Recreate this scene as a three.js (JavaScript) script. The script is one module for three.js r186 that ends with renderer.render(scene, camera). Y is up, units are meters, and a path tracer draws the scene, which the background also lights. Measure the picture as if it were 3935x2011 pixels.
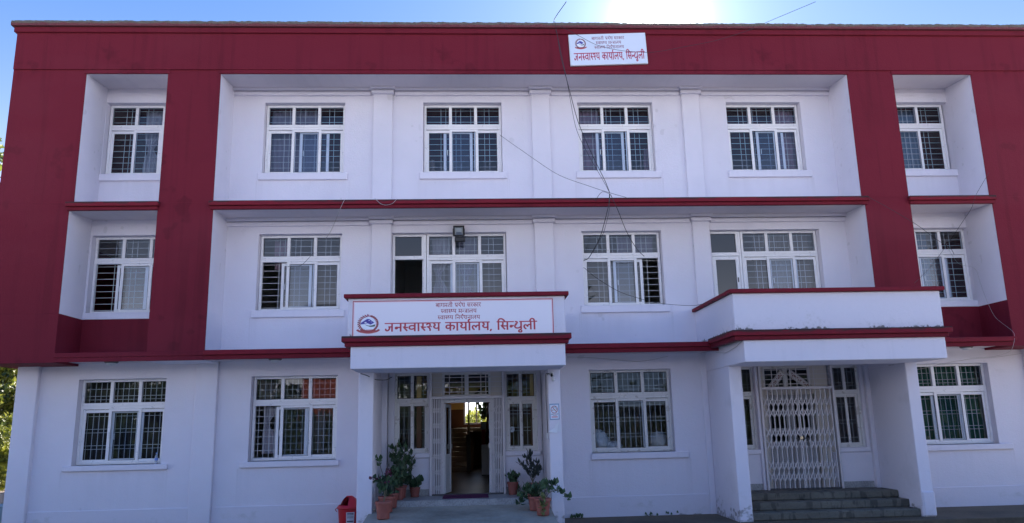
import * as THREE from 'three';
import { mergeGeometries } from 'three/addons/utils/BufferGeometryUtils.js';

// ------------------------------------------------------------------ camera, sky, sun, exposure
const scene = new THREE.Scene();
const camera = new THREE.PerspectiveCamera(37.405, 1024 / 523, 0.1, 600);
camera.rotation.order = 'YXZ';
camera.position.set(0, 1.87, 15.4);
camera.rotation.set(THREE.MathUtils.degToRad(11.948), THREE.MathUtils.degToRad(-3.017), THREE.MathUtils.degToRad(-1.281));
const renderer = new THREE.WebGLRenderer({ antialias: true });
renderer.setSize(1024, 523);
renderer.toneMapping = THREE.LinearToneMapping;
renderer.toneMappingExposure = 2.8;
renderer.shadowMap.enabled = true;
const SUN = new THREE.Vector3(0.2458, 0.5076, -0.903).normalize();
{
  const W = 2048, H = 1024, data = new Float32Array(W * H * 4);
  for (let r = 0; r < H; r++) {
    const el = ((r + 0.5) / H - 0.5) * Math.PI, y = Math.sin(el), ce = Math.cos(el);
    const h = Math.exp(-Math.max(0, y) * 3.1), low = Math.exp(-Math.max(0, y) * 9);
    for (let c = 0; c < W; c++) {
      const a = ((c + 0.5) / W - 0.5) * 2 * Math.PI;
      const cs = Math.cos(a) * ce * SUN.x + y * SUN.y + Math.sin(a) * ce * SUN.z;
      const g = Math.acos(Math.min(1, Math.max(-1, cs))) * 57.2958;
      const wide = 0.23 * Math.exp(-g / 13), mid = 0.45 * Math.exp(-Math.pow(g / 3.0, 1.2)), core = 7 * Math.exp(-Math.pow(g / 1.35, 1.7));
      const i = (r * W + c) * 4;
      data[i] = 0.01 + 0.12 * h + 2.0 * low + wide * 0.85 + mid * 0.9 + core;
      data[i + 1] = 0.075 + 0.185 * h + 1.86 * low + wide * 0.95 + mid + core;
      data[i + 2] = 0.27 + 0.24 * h + 1.72 * low + wide * 0.9 + mid * 0.95 + core * 0.95;
      data[i + 3] = 1;
    }
  }
  const sky = new THREE.DataTexture(data, W, H, THREE.RGBAFormat, THREE.FloatType);
  sky.mapping = THREE.EquirectangularReflectionMapping;
  sky.magFilter = THREE.LinearFilter; sky.needsUpdate = true;
  scene.background = sky; scene.environment = sky;
}
const sun = new THREE.DirectionalLight(new THREE.Color(1, 0.93, 0.82), 4.6);
sun.position.copy(SUN).multiplyScalar(60); sun.castShadow = true;
Object.assign(sun.shadow.camera, { left: -40, right: 40, top: 40, bottom: -40, near: 1, far: 160 });
sun.shadow.mapSize.set(2048, 2048);
scene.add(sun, sun.target);

// ------------------------------------------------------------------ random, noise, textures
let seed = 7;
const rnd = () => { seed = (seed * 1664525 + 1013904223) >>> 0; return seed / 4294967296; };
const rr = (a, b) => a + (b - a) * rnd();
const hash = (x, y, s) => { let n = (x * 374761393 + y * 668265263 + s * 974634777) | 0; n = Math.imul(n ^ (n >>> 13), 1274126177); return ((n ^ (n >>> 16)) >>> 0) / 4294967296; };
function vnoise(x, y, p, q, s) {            // value noise with period p x q
  const x0 = Math.floor(x), y0 = Math.floor(y), fx = x - x0, fy = y - y0, m = (a, b) => ((a % b) + b) % b;
  const u = fx * fx * (3 - 2 * fx), v = fy * fy * (3 - 2 * fy), H = (i, j) => hash(m(x0 + i, p), m(y0 + j, q), s);
  return (H(0, 0) * (1 - u) + H(1, 0) * u) * (1 - v) + (H(0, 1) * (1 - u) + H(1, 1) * u) * v;
}
function fbm(u, v, p, q, oct, s) {
  let a = 0.5, t = 0, n = 0;
  for (let i = 0; i < oct; i++) { t += a * vnoise(u * p, v * q, p, q, s + i); n += a; a *= 0.55; p *= 2; q *= 2; }
  return t / n;
}
const step = (a, b, x) => { const t = Math.min(1, Math.max(0, (x - a) / (b - a))); return t * t * (3 - 2 * t); };
const s8 = (x) => 255 * (x <= 0.0031308 ? 12.92 * x : 1.055 * Math.pow(Math.max(x, 0), 1 / 2.4) - 0.055);
function tex(w, h, f, srgb = true) {         // f(u, v) gives linear [r, g, b] or a number
  const d = new Uint8Array(w * h * 4);
  for (let y = 0; y < h; y++) for (let x = 0; x < w; x++) {
    const c = f((x + 0.5) / w, (y + 0.5) / h), i = (y * w + x) * 4;
    for (let k = 0; k < 3; k++) { const e = c.length ? c[k] : c; d[i + k] = Math.min(255, Math.max(0, srgb ? s8(e) : e * 255)); }
    d[i + 3] = 255;
  }
  const t = new THREE.DataTexture(d, w, h, THREE.RGBAFormat);
  t.wrapS = t.wrapT = THREE.RepeatWrapping; t.magFilter = THREE.LinearFilter; t.minFilter = THREE.LinearMipmapLinearFilter;
  if (srgb) t.colorSpace = THREE.SRGBColorSpace;
  t.needsUpdate = true; return t;
}
const rep = (t, sx, sy = sx, ox = 0, oy = 0) => { const c = t.clone(); c.repeat.set(sx, sy); c.offset.set(ox, oy); c.needsUpdate = true; return c; };
const mul = (c, k) => [c[0] * k, c[1] * k, c[2] * k], lerp3 = (a, b, t) => [0, 1, 2].map((i) => a[i] + (b[i] - a[i]) * t);

const WHITE = [0.765, 0.73, 0.79], RED = [0.17, 0.0125, 0.026], MOSS = [0.035, 0.03, 0.028];
const T = {};
T.stuccoBump = tex(512, 512, (u, v) => 0.6 * fbm(u, v, 48, 48, 3, 3) + 0.4 * fbm(u, v, 8, 8, 3, 9), false);
T.white = tex(1024, 1024, (u, v) => {
  const m = fbm(u, v, 3, 3, 4, 11), drip = fbm(u, v, 40, 3, 3, 21), spot = fbm(u, v, 24, 24, 3, 31);
  return mul(WHITE, 1 - 0.05 * step(0.4, 0.8, m) - 0.04 * step(0.5, 0.9, drip) - 0.05 * step(0.76, 0.86, spot));
});
const SILLS = [[-8.2, -6.2, 1.14], [-4.74, -2.73, 1.13], [2.4, 4.46, 1.12], [9.3, 11.4, 1.13], [-4.64, -2.7, 4.18], [2.32, 4.27, 4.18], [-8.02, -6.4, 7.2], [-4.64, -2.7, 7.2], [-1.13, 0.8, 7.2], [2.34, 4.25, 7.2], [5.78, 7.7, 7.2], [9.4, 11.1, 7.2]];
const hash1 = (x, s) => { const i = Math.floor(x), f = x - i, t = f * f * (3 - 2 * f); return hash(i, 0, s) * (1 - t) + hash(i + 1, 0, s) * t; };
T.facade = tex(2048, 1024, (u, v) => {       // the whole white front: faint patches, rain runs under sills and ledges, scuffs
  const X = -9.5 + u * 22.2, Y = -0.2 + v * 10.6, m = fbm(u, v, 13, 6, 4, 11), f = fbm(u, v, 90, 42, 2, 15), big = fbm(u, v, 5, 3, 3, 19);
  let d = 0.05 * step(0.45, 0.75, m) + 0.05 * step(0.45, 0.8, big) + 0.03 * f, w = 0;
  for (const [a, b, y] of SILLS) if (X > a - 0.05 && X < b + 0.05 && Y < y && Y > y - 0.9) {
    const e = Math.exp(-Math.min(X - a + 0.05, b + 0.05 - X) / 0.09), n = hash1(X * 14, 5) * hash1(X * 3.1, 6);
    w = Math.max(w, (0.10 * n + 0.2 * e * hash1(X * 40, 7)) * Math.exp(-(y - Y) / (0.16 + 0.4 * hash1(X * 9, 8))));
  }
  for (const y of [9.26, 6.28, 3.24]) if (Y < y && Y > y - 0.8) w = Math.max(w, 0.09 * hash1(X * 6, 9) * hash1(X * 1.3, 10) * Math.exp(-(y - Y) / 0.3));
  for (const y of [6.44, 3.42]) if (Y > y && Y < y + 0.4) w = Math.max(w, 0.16 * step(0.4, 0.75, fbm(u, v, 160, 70, 2, 23)) * Math.exp(-(Y - y) / 0.07));
  const scuff = step(0.8, 0.84, fbm(u, v, 130, 60, 2, 29)) * step(0.55, 0.7, m);
  return lerp3(mul(WHITE, 1 - d), [0.33, 0.31, 0.3], Math.min(0.7, 1.3 * w + 0.22 * scuff));
});
T.red = tex(1024, 1024, (u, v) => {
  const m = fbm(u, v, 4, 4, 5, 41), f = fbm(u, v, 3, 6, 4, 51), d = fbm(u, v, 12, 12, 4, 61);
  return lerp3(mul(RED, 1 - 0.14 * step(0.5, 0.8, m) - 0.2 * step(0.7, 0.8, d) - 0.12 * step(0.5, 0.8, fbm(u, v, 60, 3, 3, 65))), [0.2, 0.03, 0.045], 0.2 * step(0.5, 0.75, f));
});
T.ledge = tex(1024, 128, (u, v) => {         // red band, dark mildew along the upper edge
  const m = fbm(u, v, 24, 4, 5, 71), a = fbm(u, v, 6, 1, 3, 81);
  const k = step(0.58 - 0.32 * v * v, 0.68 - 0.26 * v * v, m * 0.55 + a * 0.45) * step(0.1, 0.9, v);
  return lerp3(mul([0.19, 0.012, 0.024], 0.9 + 0.25 * fbm(u, v, 60, 8, 2, 5)), MOSS, 0.9 * k);
});
T.mildew = tex(1024, 256, (u, v) => {        // white parapet, mildew creeping up from its foot
  const m = fbm(u, v, 90, 16, 4, 91), a = fbm(u, v, 9, 2, 3, 101), w = 0.6 * m + 0.4 * a;
  const k = step(0.36 + v * 3.6, 0.46 + v * 4.2, w) * step(0.36, 0.5, a), g = step(0.42 + v * 0.5, 0.8 + v * 0.4, w);
  return lerp3(lerp3(mul(WHITE, 1 - 0.03 * m), [0.5, 0.48, 0.47], 0.45 * g), [0.1, 0.095, 0.08], 0.8 * k);
});
T.plinth = tex(1024, 128, (u, v) => {        // white foot of the wall, splashed with dirt
  const m = fbm(u, v, 40, 6, 5, 111), a = fbm(u, v, 9, 2, 3, 121), w = 0.5 * m + 0.5 * a;
  const k = step(0.52 + v * 1.3, 0.66 + v * 1.5, w), g = step(0.42 + v * 0.3, 0.85, w);
  return lerp3(lerp3(mul(WHITE, 0.96), [0.5, 0.48, 0.46], 0.4 * g), [0.14, 0.13, 0.11], 0.6 * k);
});
T.foot = tex(512, 1024, (u, v) => {          // porch walls: grime and lost paint in the lowest third of a metre
  const y = v * 3.1, m = fbm(u, v, 16, 50, 4, 311), a = fbm(u, v, 4, 12, 3, 321), w = 0.6 * m + 0.4 * a;
  const k = step(0.34 + y * 0.55, 0.46 + y * 0.7, w), g = step(0.3 + y * 0.3, 0.9 + y * 0.2, w), c = step(0.5, 0.8, fbm(u, v, 5, 8, 4, 331));
  return lerp3(lerp3(mul(WHITE, 1 - 0.07 * c), [0.5, 0.46, 0.44], 0.5 * g), [0.16, 0.14, 0.12], 0.6 * k);
});
T.concrete = tex(1024, 1024, (u, v) => {
  const a = fbm(u, v, 4, 4, 5, 131), b = fbm(u, v, 14, 14, 4, 141), c = fbm(u, v, 60, 60, 2, 151), p = fbm(u, v, 7, 7, 3, 161);
  return lerp3(mul([0.37, 0.325, 0.26], 0.35 + 1.0 * a + 0.25 * c), [0.38, 0.35, 0.3], 0.6 * step(0.58, 0.66, b) * step(0.5, 0.6, p));
});
T.step = tex(1024, 256, (u, v) => {
  const a = fbm(u, v, 6, 2, 5, 171), d = fbm(u, v, 40, 2, 3, 181), c = fbm(u, v, 90, 24, 2, 191);
  return lerp3(mul([0.15, 0.14, 0.112], 0.5 + 0.6 * a + 0.3 * c), [0.05, 0.048, 0.04], 0.75 * step(0.5, 0.68, d));
});
T.roofMoss = tex(512, 64, (u, v) => lerp3([0.2, 0.05, 0.06], lerp3([0.13, 0.11, 0.07], [0.22, 0.2, 0.16], fbm(u, v, 60, 8, 3, 201)), step(0.25, 0.75, v + 0.5 * (fbm(u, v, 30, 4, 4, 211) - 0.5))));
T.granite = tex(256, 256, (u, v) => 0.16 + 0.2 * fbm(u, v, 50, 50, 2, 221) + 0.12 * fbm(u, v, 6, 6, 3, 231));
T.dirt = tex(512, 512, (u, v) => lerp3([0.13, 0.1, 0.075], [0.24, 0.19, 0.14], fbm(u, v, 9, 9, 5, 241)));
T.asphalt = tex(1024, 1024, (u, v) => mul([0.42, 0.38, 0.33], 0.6 + 0.5 * fbm(u, v, 5, 5, 4, 251) + 0.4 * fbm(u, v, 90, 90, 2, 261)));
T.frame = tex(256, 256, (u, v) => mul([0.88, 0.86, 0.86], 1 - 0.08 * fbm(u, v, 5, 5, 4, 271) - 0.15 * step(0.7, 0.8, fbm(u, v, 16, 16, 3, 281))));
T.frameWorn = tex(256, 256, (u, v) => lerp3(mul([0.74, 0.72, 0.69], 1 - 0.12 * fbm(u, v, 5, 5, 4, 271)), [0.4, 0.36, 0.32], 0.6 * step(0.64, 0.74, fbm(u, v, 12, 12, 4, 283))));
T.brick = tex(512, 512, (u, v) => mul([0.34, 0.085, 0.06], 0.7 + 0.6 * fbm(u, v, 20, 60, 3, 291)));
T.pot = tex(256, 256, (u, v) => lerp3([0.25, 0.05, 0.035], [0.33, 0.13, 0.1], 0.7 * fbm(u, v, 6, 6, 4, 301)));

const std = (o) => new THREE.MeshStandardMaterial(o);
const bump = (k, s) => ({ bumpMap: rep(T.stuccoBump, k), bumpScale: s });
const M = {
  wall: std({ map: rep(T.facade, 1 / 22.2, 1 / 10.6, 9.5 / 22.2, 0.2 / 10.6), roughness: 0.88, ...bump(1.6, 0.004) }),
  soffit: std({ map: rep(T.white, 1 / 4, 1 / 4, 0.3, 0.1), color: 0xf0ece8, roughness: 0.92, ...bump(1.6, 0.003) }),
  red: new THREE.MeshPhysicalMaterial({ specularIntensity: 0.35, map: rep(T.red, 1 / 7), roughness: 0.7, ...bump(1.4, 0.004) }),
  trim: std({ map: rep(T.white, 1 / 3, 1 / 3, 0.2, 0.5), roughness: 0.85, ...bump(1.6, 0.002) }),
  mildew: (y0, h) => std({ map: rep(T.mildew, 1 / 4, 1 / h, 0.1, -y0 / h), roughness: 0.9, ...bump(1.6, 0.004) }),
  foot: std({ map: rep(T.foot, 1 / 1.5, 1 / 3.1, 0.2, 0.13 / 3.1), roughness: 0.9, ...bump(1.6, 0.004) }),
  ledge: (y0, h, o = 0) => new THREE.MeshPhysicalMaterial({ specularIntensity: 0.4, map: rep(T.ledge, 1 / 5, 1 / h, o, -y0 / h), roughness: 0.7, ...bump(2.2, 0.004) }),
  plinth: (h) => std({ map: rep(T.plinth, 1 / 4, 1 / h), roughness: 0.92, ...bump(1.6, 0.004) }),
  moss: std({ map: rep(T.roofMoss, 1 / 4, 1 / 0.14, 0, -10.28 / 0.14), roughness: 0.95, ...bump(3, 0.02) }),
  concrete: std({ map: rep(T.concrete, 1 / 2.6), roughness: 0.78, ...bump(1.2, 0.006) }),
  steps: std({ map: rep(T.step, 1 / 3, 1 / 0.5), roughness: 0.85, ...bump(1.5, 0.008) }),
  granite: std({ map: rep(T.granite, 1), roughness: 0.4 }),
  dirt: std({ map: rep(T.dirt, 1 / 2), roughness: 1 }),
  ground: std({ map: rep(T.asphalt, 1 / 3), roughness: 0.95, ...bump(1, 0.006) }),
  apron: std({ map: rep(T.concrete, 1 / 2.2, 1 / 2.2, 0.3, 0.2), color: new THREE.Color().setRGB(0.3, 0.26, 0.21), roughness: 0.9, ...bump(1.2, 0.008) }),
  frame: std({ map: rep(T.frame, 1 / 0.8), roughness: 0.42 }),
  frameWorn: std({ map: rep(T.frameWorn, 1 / 0.9), roughness: 0.55 }),
  gasket: std({ color: new THREE.Color().setRGB(0.015, 0.015, 0.018), roughness: 0.6 }),
  grille: std({ color: new THREE.Color().setRGB(0.6, 0.6, 0.6), roughness: 0.5 }),
  glass: new THREE.MeshPhysicalMaterial({ color: 0xe8eef4, transmission: 1, thickness: 0, roughness: 0.02, ior: 1.5 }),
  glassUpper: new THREE.MeshPhysicalMaterial({ color: 0xe0e8f2, transmission: 1, thickness: 0, roughness: 0.02, ior: 1.62 }),
  glassDoor: new THREE.MeshPhysicalMaterial({ color: new THREE.Color().setRGB(0.25, 0.3, 0.36), transmission: 1, thickness: 0, roughness: 0.02, ior: 1.6 }),
  gate: std({ color: new THREE.Color().setRGB(0.66, 0.62, 0.63), roughness: 0.5 }),
  gateDark: std({ color: new THREE.Color().setRGB(0.09, 0.082, 0.08), roughness: 0.6 }),
  room: std({ color: new THREE.Color().setRGB(0.42, 0.4, 0.36), roughness: 0.95 }),
  yellow: std({ color: new THREE.Color().setRGB(0.68, 0.45, 0.16), roughness: 0.9 }),
  brown: std({ color: new THREE.Color().setRGB(0.17, 0.07, 0.035), roughness: 0.8 }),
  hallFloor: std({ map: rep(T.concrete, 1 / 3), color: 0xbbb4a8, roughness: 0.35 }),
  stairs: std({ color: new THREE.Color().setRGB(0.36, 0.29, 0.23), roughness: 0.7 }),
  doorGrey: std({ color: new THREE.Color().setRGB(0.42, 0.41, 0.42), roughness: 0.6 }),
  cream: std({ color: new THREE.Color().setRGB(0.66, 0.6, 0.53), roughness: 0.8 }),
  cable: std({ color: new THREE.Color().setRGB(0.03, 0.03, 0.035), roughness: 0.6 }),
  cablePale: std({ color: new THREE.Color().setRGB(0.45, 0.43, 0.42), roughness: 0.6 }),
  black: std({ color: new THREE.Color().setRGB(0.012, 0.012, 0.014), roughness: 0.45 }),
  steel: std({ color: new THREE.Color().setRGB(0.62, 0.62, 0.6), roughness: 0.3, metalness: 0.9 }),
  plasticWhite: std({ color: new THREE.Color().setRGB(0.72, 0.72, 0.72), roughness: 0.35 }),
  paper: std({ color: new THREE.Color().setRGB(0.78, 0.78, 0.8), roughness: 0.9, side: THREE.DoubleSide }),
  bin: std({ color: new THREE.Color().setRGB(0.45, 0.008, 0.02), roughness: 0.35 }),
  binInShade: std({ color: new THREE.Color().setRGB(0.12, 0.004, 0.006), roughness: 0.7 }),
  pot: std({ map: T.pot, roughness: 0.6 }),
  soil: std({ color: new THREE.Color().setRGB(0.035, 0.025, 0.018), roughness: 1 }),
  stem: std({ color: new THREE.Color().setRGB(0.16, 0.13, 0.085), roughness: 0.9 }),
  bark: std({ color: new THREE.Color().setRGB(0.1, 0.075, 0.05), roughness: 0.95 }),
  brick: std({ map: rep(T.brick, 1), roughness: 0.9 }),
};
const lin = (r, g, b) => new THREE.Color().setRGB(r, g, b);
const leafMat = (r, g, b, tr = 0.3) => new THREE.MeshPhysicalMaterial({ color: lin(r, g, b), roughness: 0.6, transmission: tr, thickness: 0, side: THREE.DoubleSide });

// ------------------------------------------------------------------ geometry helpers
function poly(pos, uv, pts, out) {           // a convex face turned away from the point out
  const a = new THREE.Vector3().subVectors(pts[1], pts[0]), b = new THREE.Vector3().subVectors(pts[2], pts[0]), n = a.cross(b);
  const c = pts.reduce((s, p) => s.add(p), new THREE.Vector3()).multiplyScalar(1 / pts.length).sub(out);
  if (n.dot(c) < 0) pts = pts.slice().reverse();
  const ax = Math.abs(n.x) > Math.abs(n.y) && Math.abs(n.x) > Math.abs(n.z) ? 0 : Math.abs(n.y) > Math.abs(n.z) ? 1 : 2;
  for (let i = 1; i < pts.length - 1; i++) for (const p of [pts[0], pts[i], pts[i + 1]]) {
    pos.push(p.x, p.y, p.z);
    uv.push(ax === 0 ? p.z : p.x, ax === 1 ? p.z : p.y);
  }
}
function geo(pos, uv) {
  const g = new THREE.BufferGeometry();
  g.setAttribute('position', new THREE.Float32BufferAttribute(pos, 3));
  g.setAttribute('uv', new THREE.Float32BufferAttribute(uv, 2));
  g.computeVertexNormals(); return g;
}
function box(x0, x1, y0, y1, z0, z1, c = 0) {   // chamfered box, uv in metres
  const m = [(x0 + x1) / 2, (y0 + y1) / 2, (z0 + z1) / 2], h = [Math.abs(x1 - x0) / 2, Math.abs(y1 - y0) / 2, Math.abs(z1 - z0) / 2];
  c = Math.min(c, h[0] * 0.6, h[1] * 0.6, h[2] * 0.6);
  const pos = [], uv = [], mid = new THREE.Vector3(...m);
  const P = (a, s, b, t, d, e, full) => { const v = [0, 0, 0]; v[a] = s * (full === a ? h[a] : h[a] - c); v[b] = t * (full === b ? h[b] : h[b] - c); v[d] = e * (full === d ? h[d] : h[d] - c); return new THREE.Vector3(v[0] + m[0], v[1] + m[1], v[2] + m[2]); };
  for (let a = 0; a < 3; a++) for (const s of [-1, 1]) {
    const b = (a + 1) % 3, d = (a + 2) % 3;
    poly(pos, uv, [P(a, s, b, -1, d, -1, a), P(a, s, b, 1, d, -1, a), P(a, s, b, 1, d, 1, a), P(a, s, b, -1, d, 1, a)], mid);
    if (c) for (const t of [-1, 1]) poly(pos, uv, [P(a, s, b, t, d, -1, a), P(a, s, b, t, d, 1, a), P(a, s, b, t, d, 1, b), P(a, s, b, t, d, -1, b)], mid);
  }
  if (c) for (const s of [-1, 1]) for (const t of [-1, 1]) for (const e of [-1, 1]) poly(pos, uv, [P(0, s, 1, t, 2, e, 0), P(0, s, 1, t, 2, e, 1), P(0, s, 1, t, 2, e, 2)], mid);
  return geo(pos, uv);
}
function prism(profile, x0, x1) {            // profile of [z, y], convex, drawn out along x
  const pos = [], uv = [], c = profile.reduce((s, p) => [s[0] + p[0] / profile.length, s[1] + p[1] / profile.length], [0, 0]);
  const mid = new THREE.Vector3((x0 + x1) / 2, c[1], c[0]), A = profile.map((p) => new THREE.Vector3(x0, p[1], p[0])), B = profile.map((p) => new THREE.Vector3(x1, p[1], p[0]));
  poly(pos, uv, A, mid); poly(pos, uv, B, mid);
  for (let i = 0; i < A.length; i++) { const j = (i + 1) % A.length; poly(pos, uv, [A[i], A[j], B[j], B[i]], mid); }
  return geo(pos, uv);
}
function bar(a, b, w, t, up = [0, 0, 1]) {   // a flat bar from a to b, w wide, t thick along up
  const A = new THREE.Vector3(...a), B = new THREE.Vector3(...b), L = A.distanceTo(B), g = box(-w / 2, w / 2, -L / 2, L / 2, -t / 2, t / 2, Math.min(w, t) * 0.2);
  const y = B.clone().sub(A).normalize(), z = new THREE.Vector3(...up), x = new THREE.Vector3().crossVectors(y, z).normalize(); z.crossVectors(x, y);
  return g.applyMatrix4(new THREE.Matrix4().makeBasis(x, y, z).setPosition(A.add(B).multiplyScalar(0.5)));
}
const V = (p) => new THREE.Vector3(...p);
const tube = (pts, r, n = 0, k = 6) => new THREE.TubeGeometry(new THREE.CatmullRomCurve3(pts.map(V), false, 'catmullrom', 0.4), n || pts.length * 6, r, k);
const lathe = (pts, n = 28) => new THREE.LatheGeometry(pts.map((p) => new THREE.Vector2(...p)), n);
function wallWithHoles(x0, x1, y0, y1, z0, z1, holes) {
  const s = new THREE.Shape([[x0, y0], [x1, y0], [x1, y1], [x0, y1]].map((p) => new THREE.Vector2(...p)));
  for (const [a, b, c, d] of holes) s.holes.push(new THREE.Path([[a, c], [a, d], [b, d], [b, c]].map((p) => new THREE.Vector2(...p))));
  return new THREE.ExtrudeGeometry(s, { depth: z1 - z0, bevelEnabled: false }).translate(0, 0, z0);
}
function join(list) {
  list = [].concat(list).map((g) => { const n = g.index ? g.toNonIndexed() : g; for (const k of Object.keys(n.attributes)) if (!['position', 'normal', 'uv'].includes(k)) n.deleteAttribute(k); return n; });
  return list.length === 1 ? list[0] : mergeGeometries(list);
}
const used = {};
const numbered = (n) => { const k = used[n] = (used[n] ?? -1) + 1; return k ? `${n}_${String(k).padStart(3, '0')}` : n; };
function part(name, geoms, mat, parent) {
  const m = new THREE.Mesh(join(geoms), mat); m.name = name; m.castShadow = m.receiveShadow = true; parent.add(m); return m;
}
function group(name, parent) { const g = new THREE.Group(); g.name = name; parent.add(g); return g; }
function thing(name, label, category, at = [0, 0, 0], grp) {
  const o = new THREE.Group(); o.name = numbered(name); o.position.set(...at); o.userData = { label, category };
  if (grp) o.userData.group = grp;
  scene.add(o); return o;
}
function single(name, label, category, geoms, mat, grp) {
  const m = new THREE.Mesh(join(geoms), mat); m.name = numbered(name); m.castShadow = m.receiveShadow = true; m.userData = { label, category };
  if (grp) m.userData.group = grp;
  scene.add(m); return m;
}
function struct(name, geoms, mat) { const m = new THREE.Mesh(join(geoms), mat); m.name = name; m.receiveShadow = m.castShadow = true; m.userData = { kind: 'structure' }; scene.add(m); return m; }

// ------------------------------------------------------------------ the setting
{
  const g = new THREE.PlaneGeometry(700, 700).rotateX(-Math.PI / 2); g.attributes.uv.array.forEach((x, i, a) => { a[i] = x * 700; });
  g.translate(0, -0.13, 0);
  struct('ground', g, M.ground);
  struct('apron_pavement', [box(1.42, 4.95, -0.2, 0.0, -0.95, 1.6, 0.01), box(4.95, 16, -0.2, 0.004, -0.95, 0.92, 0.015), box(-14, -2.17, -0.2, -0.02, -0.95, 0.6, 0.01)], M.apron);
  const e = new THREE.PlaneGeometry(14, 30, 40, 60).rotateX(-Math.PI / 2), p = e.attributes.position, q = e.attributes.uv;
  for (let i = 0; i < p.count; i++) { const x = p.getX(i), z = p.getZ(i); p.setY(i, 0.35 * step(-7, -2, -Math.abs(x)) * fbm((x + 40) / 50, (z + 40) / 50, 20, 20, 3, 7)); q.setXY(i, x, z); }
  e.computeVertexNormals();
  struct('earth_bank', e.translate(-17.2, -0.11, -13), M.dirt);
}

// ------------------------------------------------------------------ the office building
const D0 = -0.953;                            // front of the recessed white wall; the red piers stand at z = 0
const bld = thing('office_building', 'long three-storey white office building framed by broad dark red piers', 'building');
const X0 = -9.5, X1 = 12.64, BACK = -13;
const S = [1.26, 4.34, 7.36];                 // sill heights
// white walls with their openings
const wGF = [[-8.05, -6.3], [-4.58, -2.81], [2.43, 4.18], [9.4, 11.15]];
part('ground_floor_wall', [
  wallWithHoles(-9.2, 12.34, -0.1, 3.3, D0 - 0.24, D0, [...wGF.map(([a, b]) => [a, b, S[0], 2.97]), [-1.78, 1.42, 0.3, 3.0], [5.3, 8.42, 0.3, 3.02]]),
  box(-9.2, -9.0, -0.1, 3.24, BACK, D0 - 0.24), box(12.14, 12.34, -0.1, 3.24, BACK, D0 - 0.24)], M.wall, bld);
part('second_floor_wall', wallWithHoles(-8.4, 11.5, 3.42, 6.36, D0 - 0.24, D0, [[-8.05, -6.3, S[1], 6.0], [-4.57, -2.8, S[1], 6.0], [-1.73, 0.75, 3.47, 6.0], [2.4, 4.17, S[1], 6.0], [5.26, 7.73, 3.47, 6.0], [9.4, 11.15, S[1], 6.0]]), M.wall, bld);
part('top_floor_wall', wallWithHoles(-8.4, 11.5, 6.44, 9.45, D0 - 0.24, D0, [[-8.0, -6.72, S[2], 9.02], [-4.57, -2.8, S[2], 9.02], [-1.06, 0.7, S[2], 9.02], [2.42, 4.15, S[2], 9.02], [5.86, 7.6, S[2], 9.02], [9.86, 11.1, S[2], 9.02]]), M.wall, bld);
// pilasters of the recessed wall
for (const [a, b, y0, y1] of [[-2.17, -1.74, 6.44, 9.35], [1.37, 1.785, 6.44, 9.35], [4.82, 5.22, 6.44, 9.35], [-2.165, -1.74, 3.42, 6.34], [1.365, 1.775, 3.42, 6.34], [4.86, 5.23, 3.42, 6.34]])
  part('pilaster', box(a, b, y0, y1, D0 - 0.1, D0 + 0.065, 0.012), M.wall, bld);
for (const [a, b, t] of [[-9.23, -8.81, 0.11], [-5.68, -5.24, 0.1], [8.72, 9.04, 0.05], [11.94, 12.37, 0.1], [-2.17, -1.78, 0.04], [1.42, 1.8, 0.04], [4.82, 4.949, 0.04]])
  part('pilaster', box(a, b, -0.1, 3.285, D0 - 0.15, D0 + t, 0.012), M.wall, bld);
for (const [a, b] of [[-8.81, -5.68], [-5.24, -2.17], [1.8, 4.82], [9.04, 11.94]]) part('plinth', box(a, b, -0.1, 0.4, D0 - 0.1, D0 + 0.02, 0.008), M.plinth(0.45), bld);
// crown mouldings and pilaster capitals
for (const [top, caps] of [[9.358, [[-2.17, -1.74], [1.37, 1.785], [4.82, 5.22]]], [6.348, [[-2.165, -1.74], [1.365, 1.775], [4.86, 5.23]]]]) {
  const y2 = top;
  let a = -5.26;
  const x1 = top > 7 ? 8.29 : 8.35;
  for (const [c, d] of [...caps, [x1 + 0.05, 0]]) {
    const b = Math.min(c - 0.05, x1);
    part('crown_moulding', [box(a, b, top - 0.185, top - 0.1, D0 - 0.05, D0 + 0.07, 0.008), box(a, b, top - 0.082, y2 - 0.012, D0 - 0.05, D0 + 0.12, 0.008)], M.trim, bld);
    if (d) part('capital', [box(c - 0.035, d + 0.035, top - 0.17, top - 0.09, D0 - 0.05, D0 + 0.15, 0.01), box(c - 0.06, d + 0.06, top - 0.074, y2 - 0.014, D0 - 0.05, D0 + 0.21, 0.01)], M.trim, bld);
    a = d + 0.05;
  }
}
// red piers: a white body with a red front
const pier = (x0, x1, y0, y1, side) => {
  part('pier_body', box(x0, x1, y0, y1, D0 - 0.02, -0.014), side, bld);
  part('red_pier', box(x0, x1, y0, y1, -0.014, 0.0, 0.003), M.red, bld);
};
pier(X0, -8.01, 6.44, 9.34, M.wall); pier(X0, -8.09, 4.2, 6.44, M.wall); pier(X0, -8.09, 3.24, 4.2, M.red);
pier(-6.342, -5.25, 6.44, 9.34, M.wall); pier(-6.35, -5.24, 3.24, 6.44, M.wall);
pier(8.28, 9.315, 6.44, 9.34, M.wall); pier(8.34, 9.33, 3.24, 6.44, M.wall);
pier(11.09, X1, 6.44, 9.34, M.wall); pier(11.13, X1, 4.2, 6.44, M.wall); pier(11.13, X1, 3.24, 4.2, M.red);
for (const x of [-6.356, 9.33]) part('pier_side_band', box(x, x + 0.006, 3.42, 4.2, D0, -0.004), M.red, bld);
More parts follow.
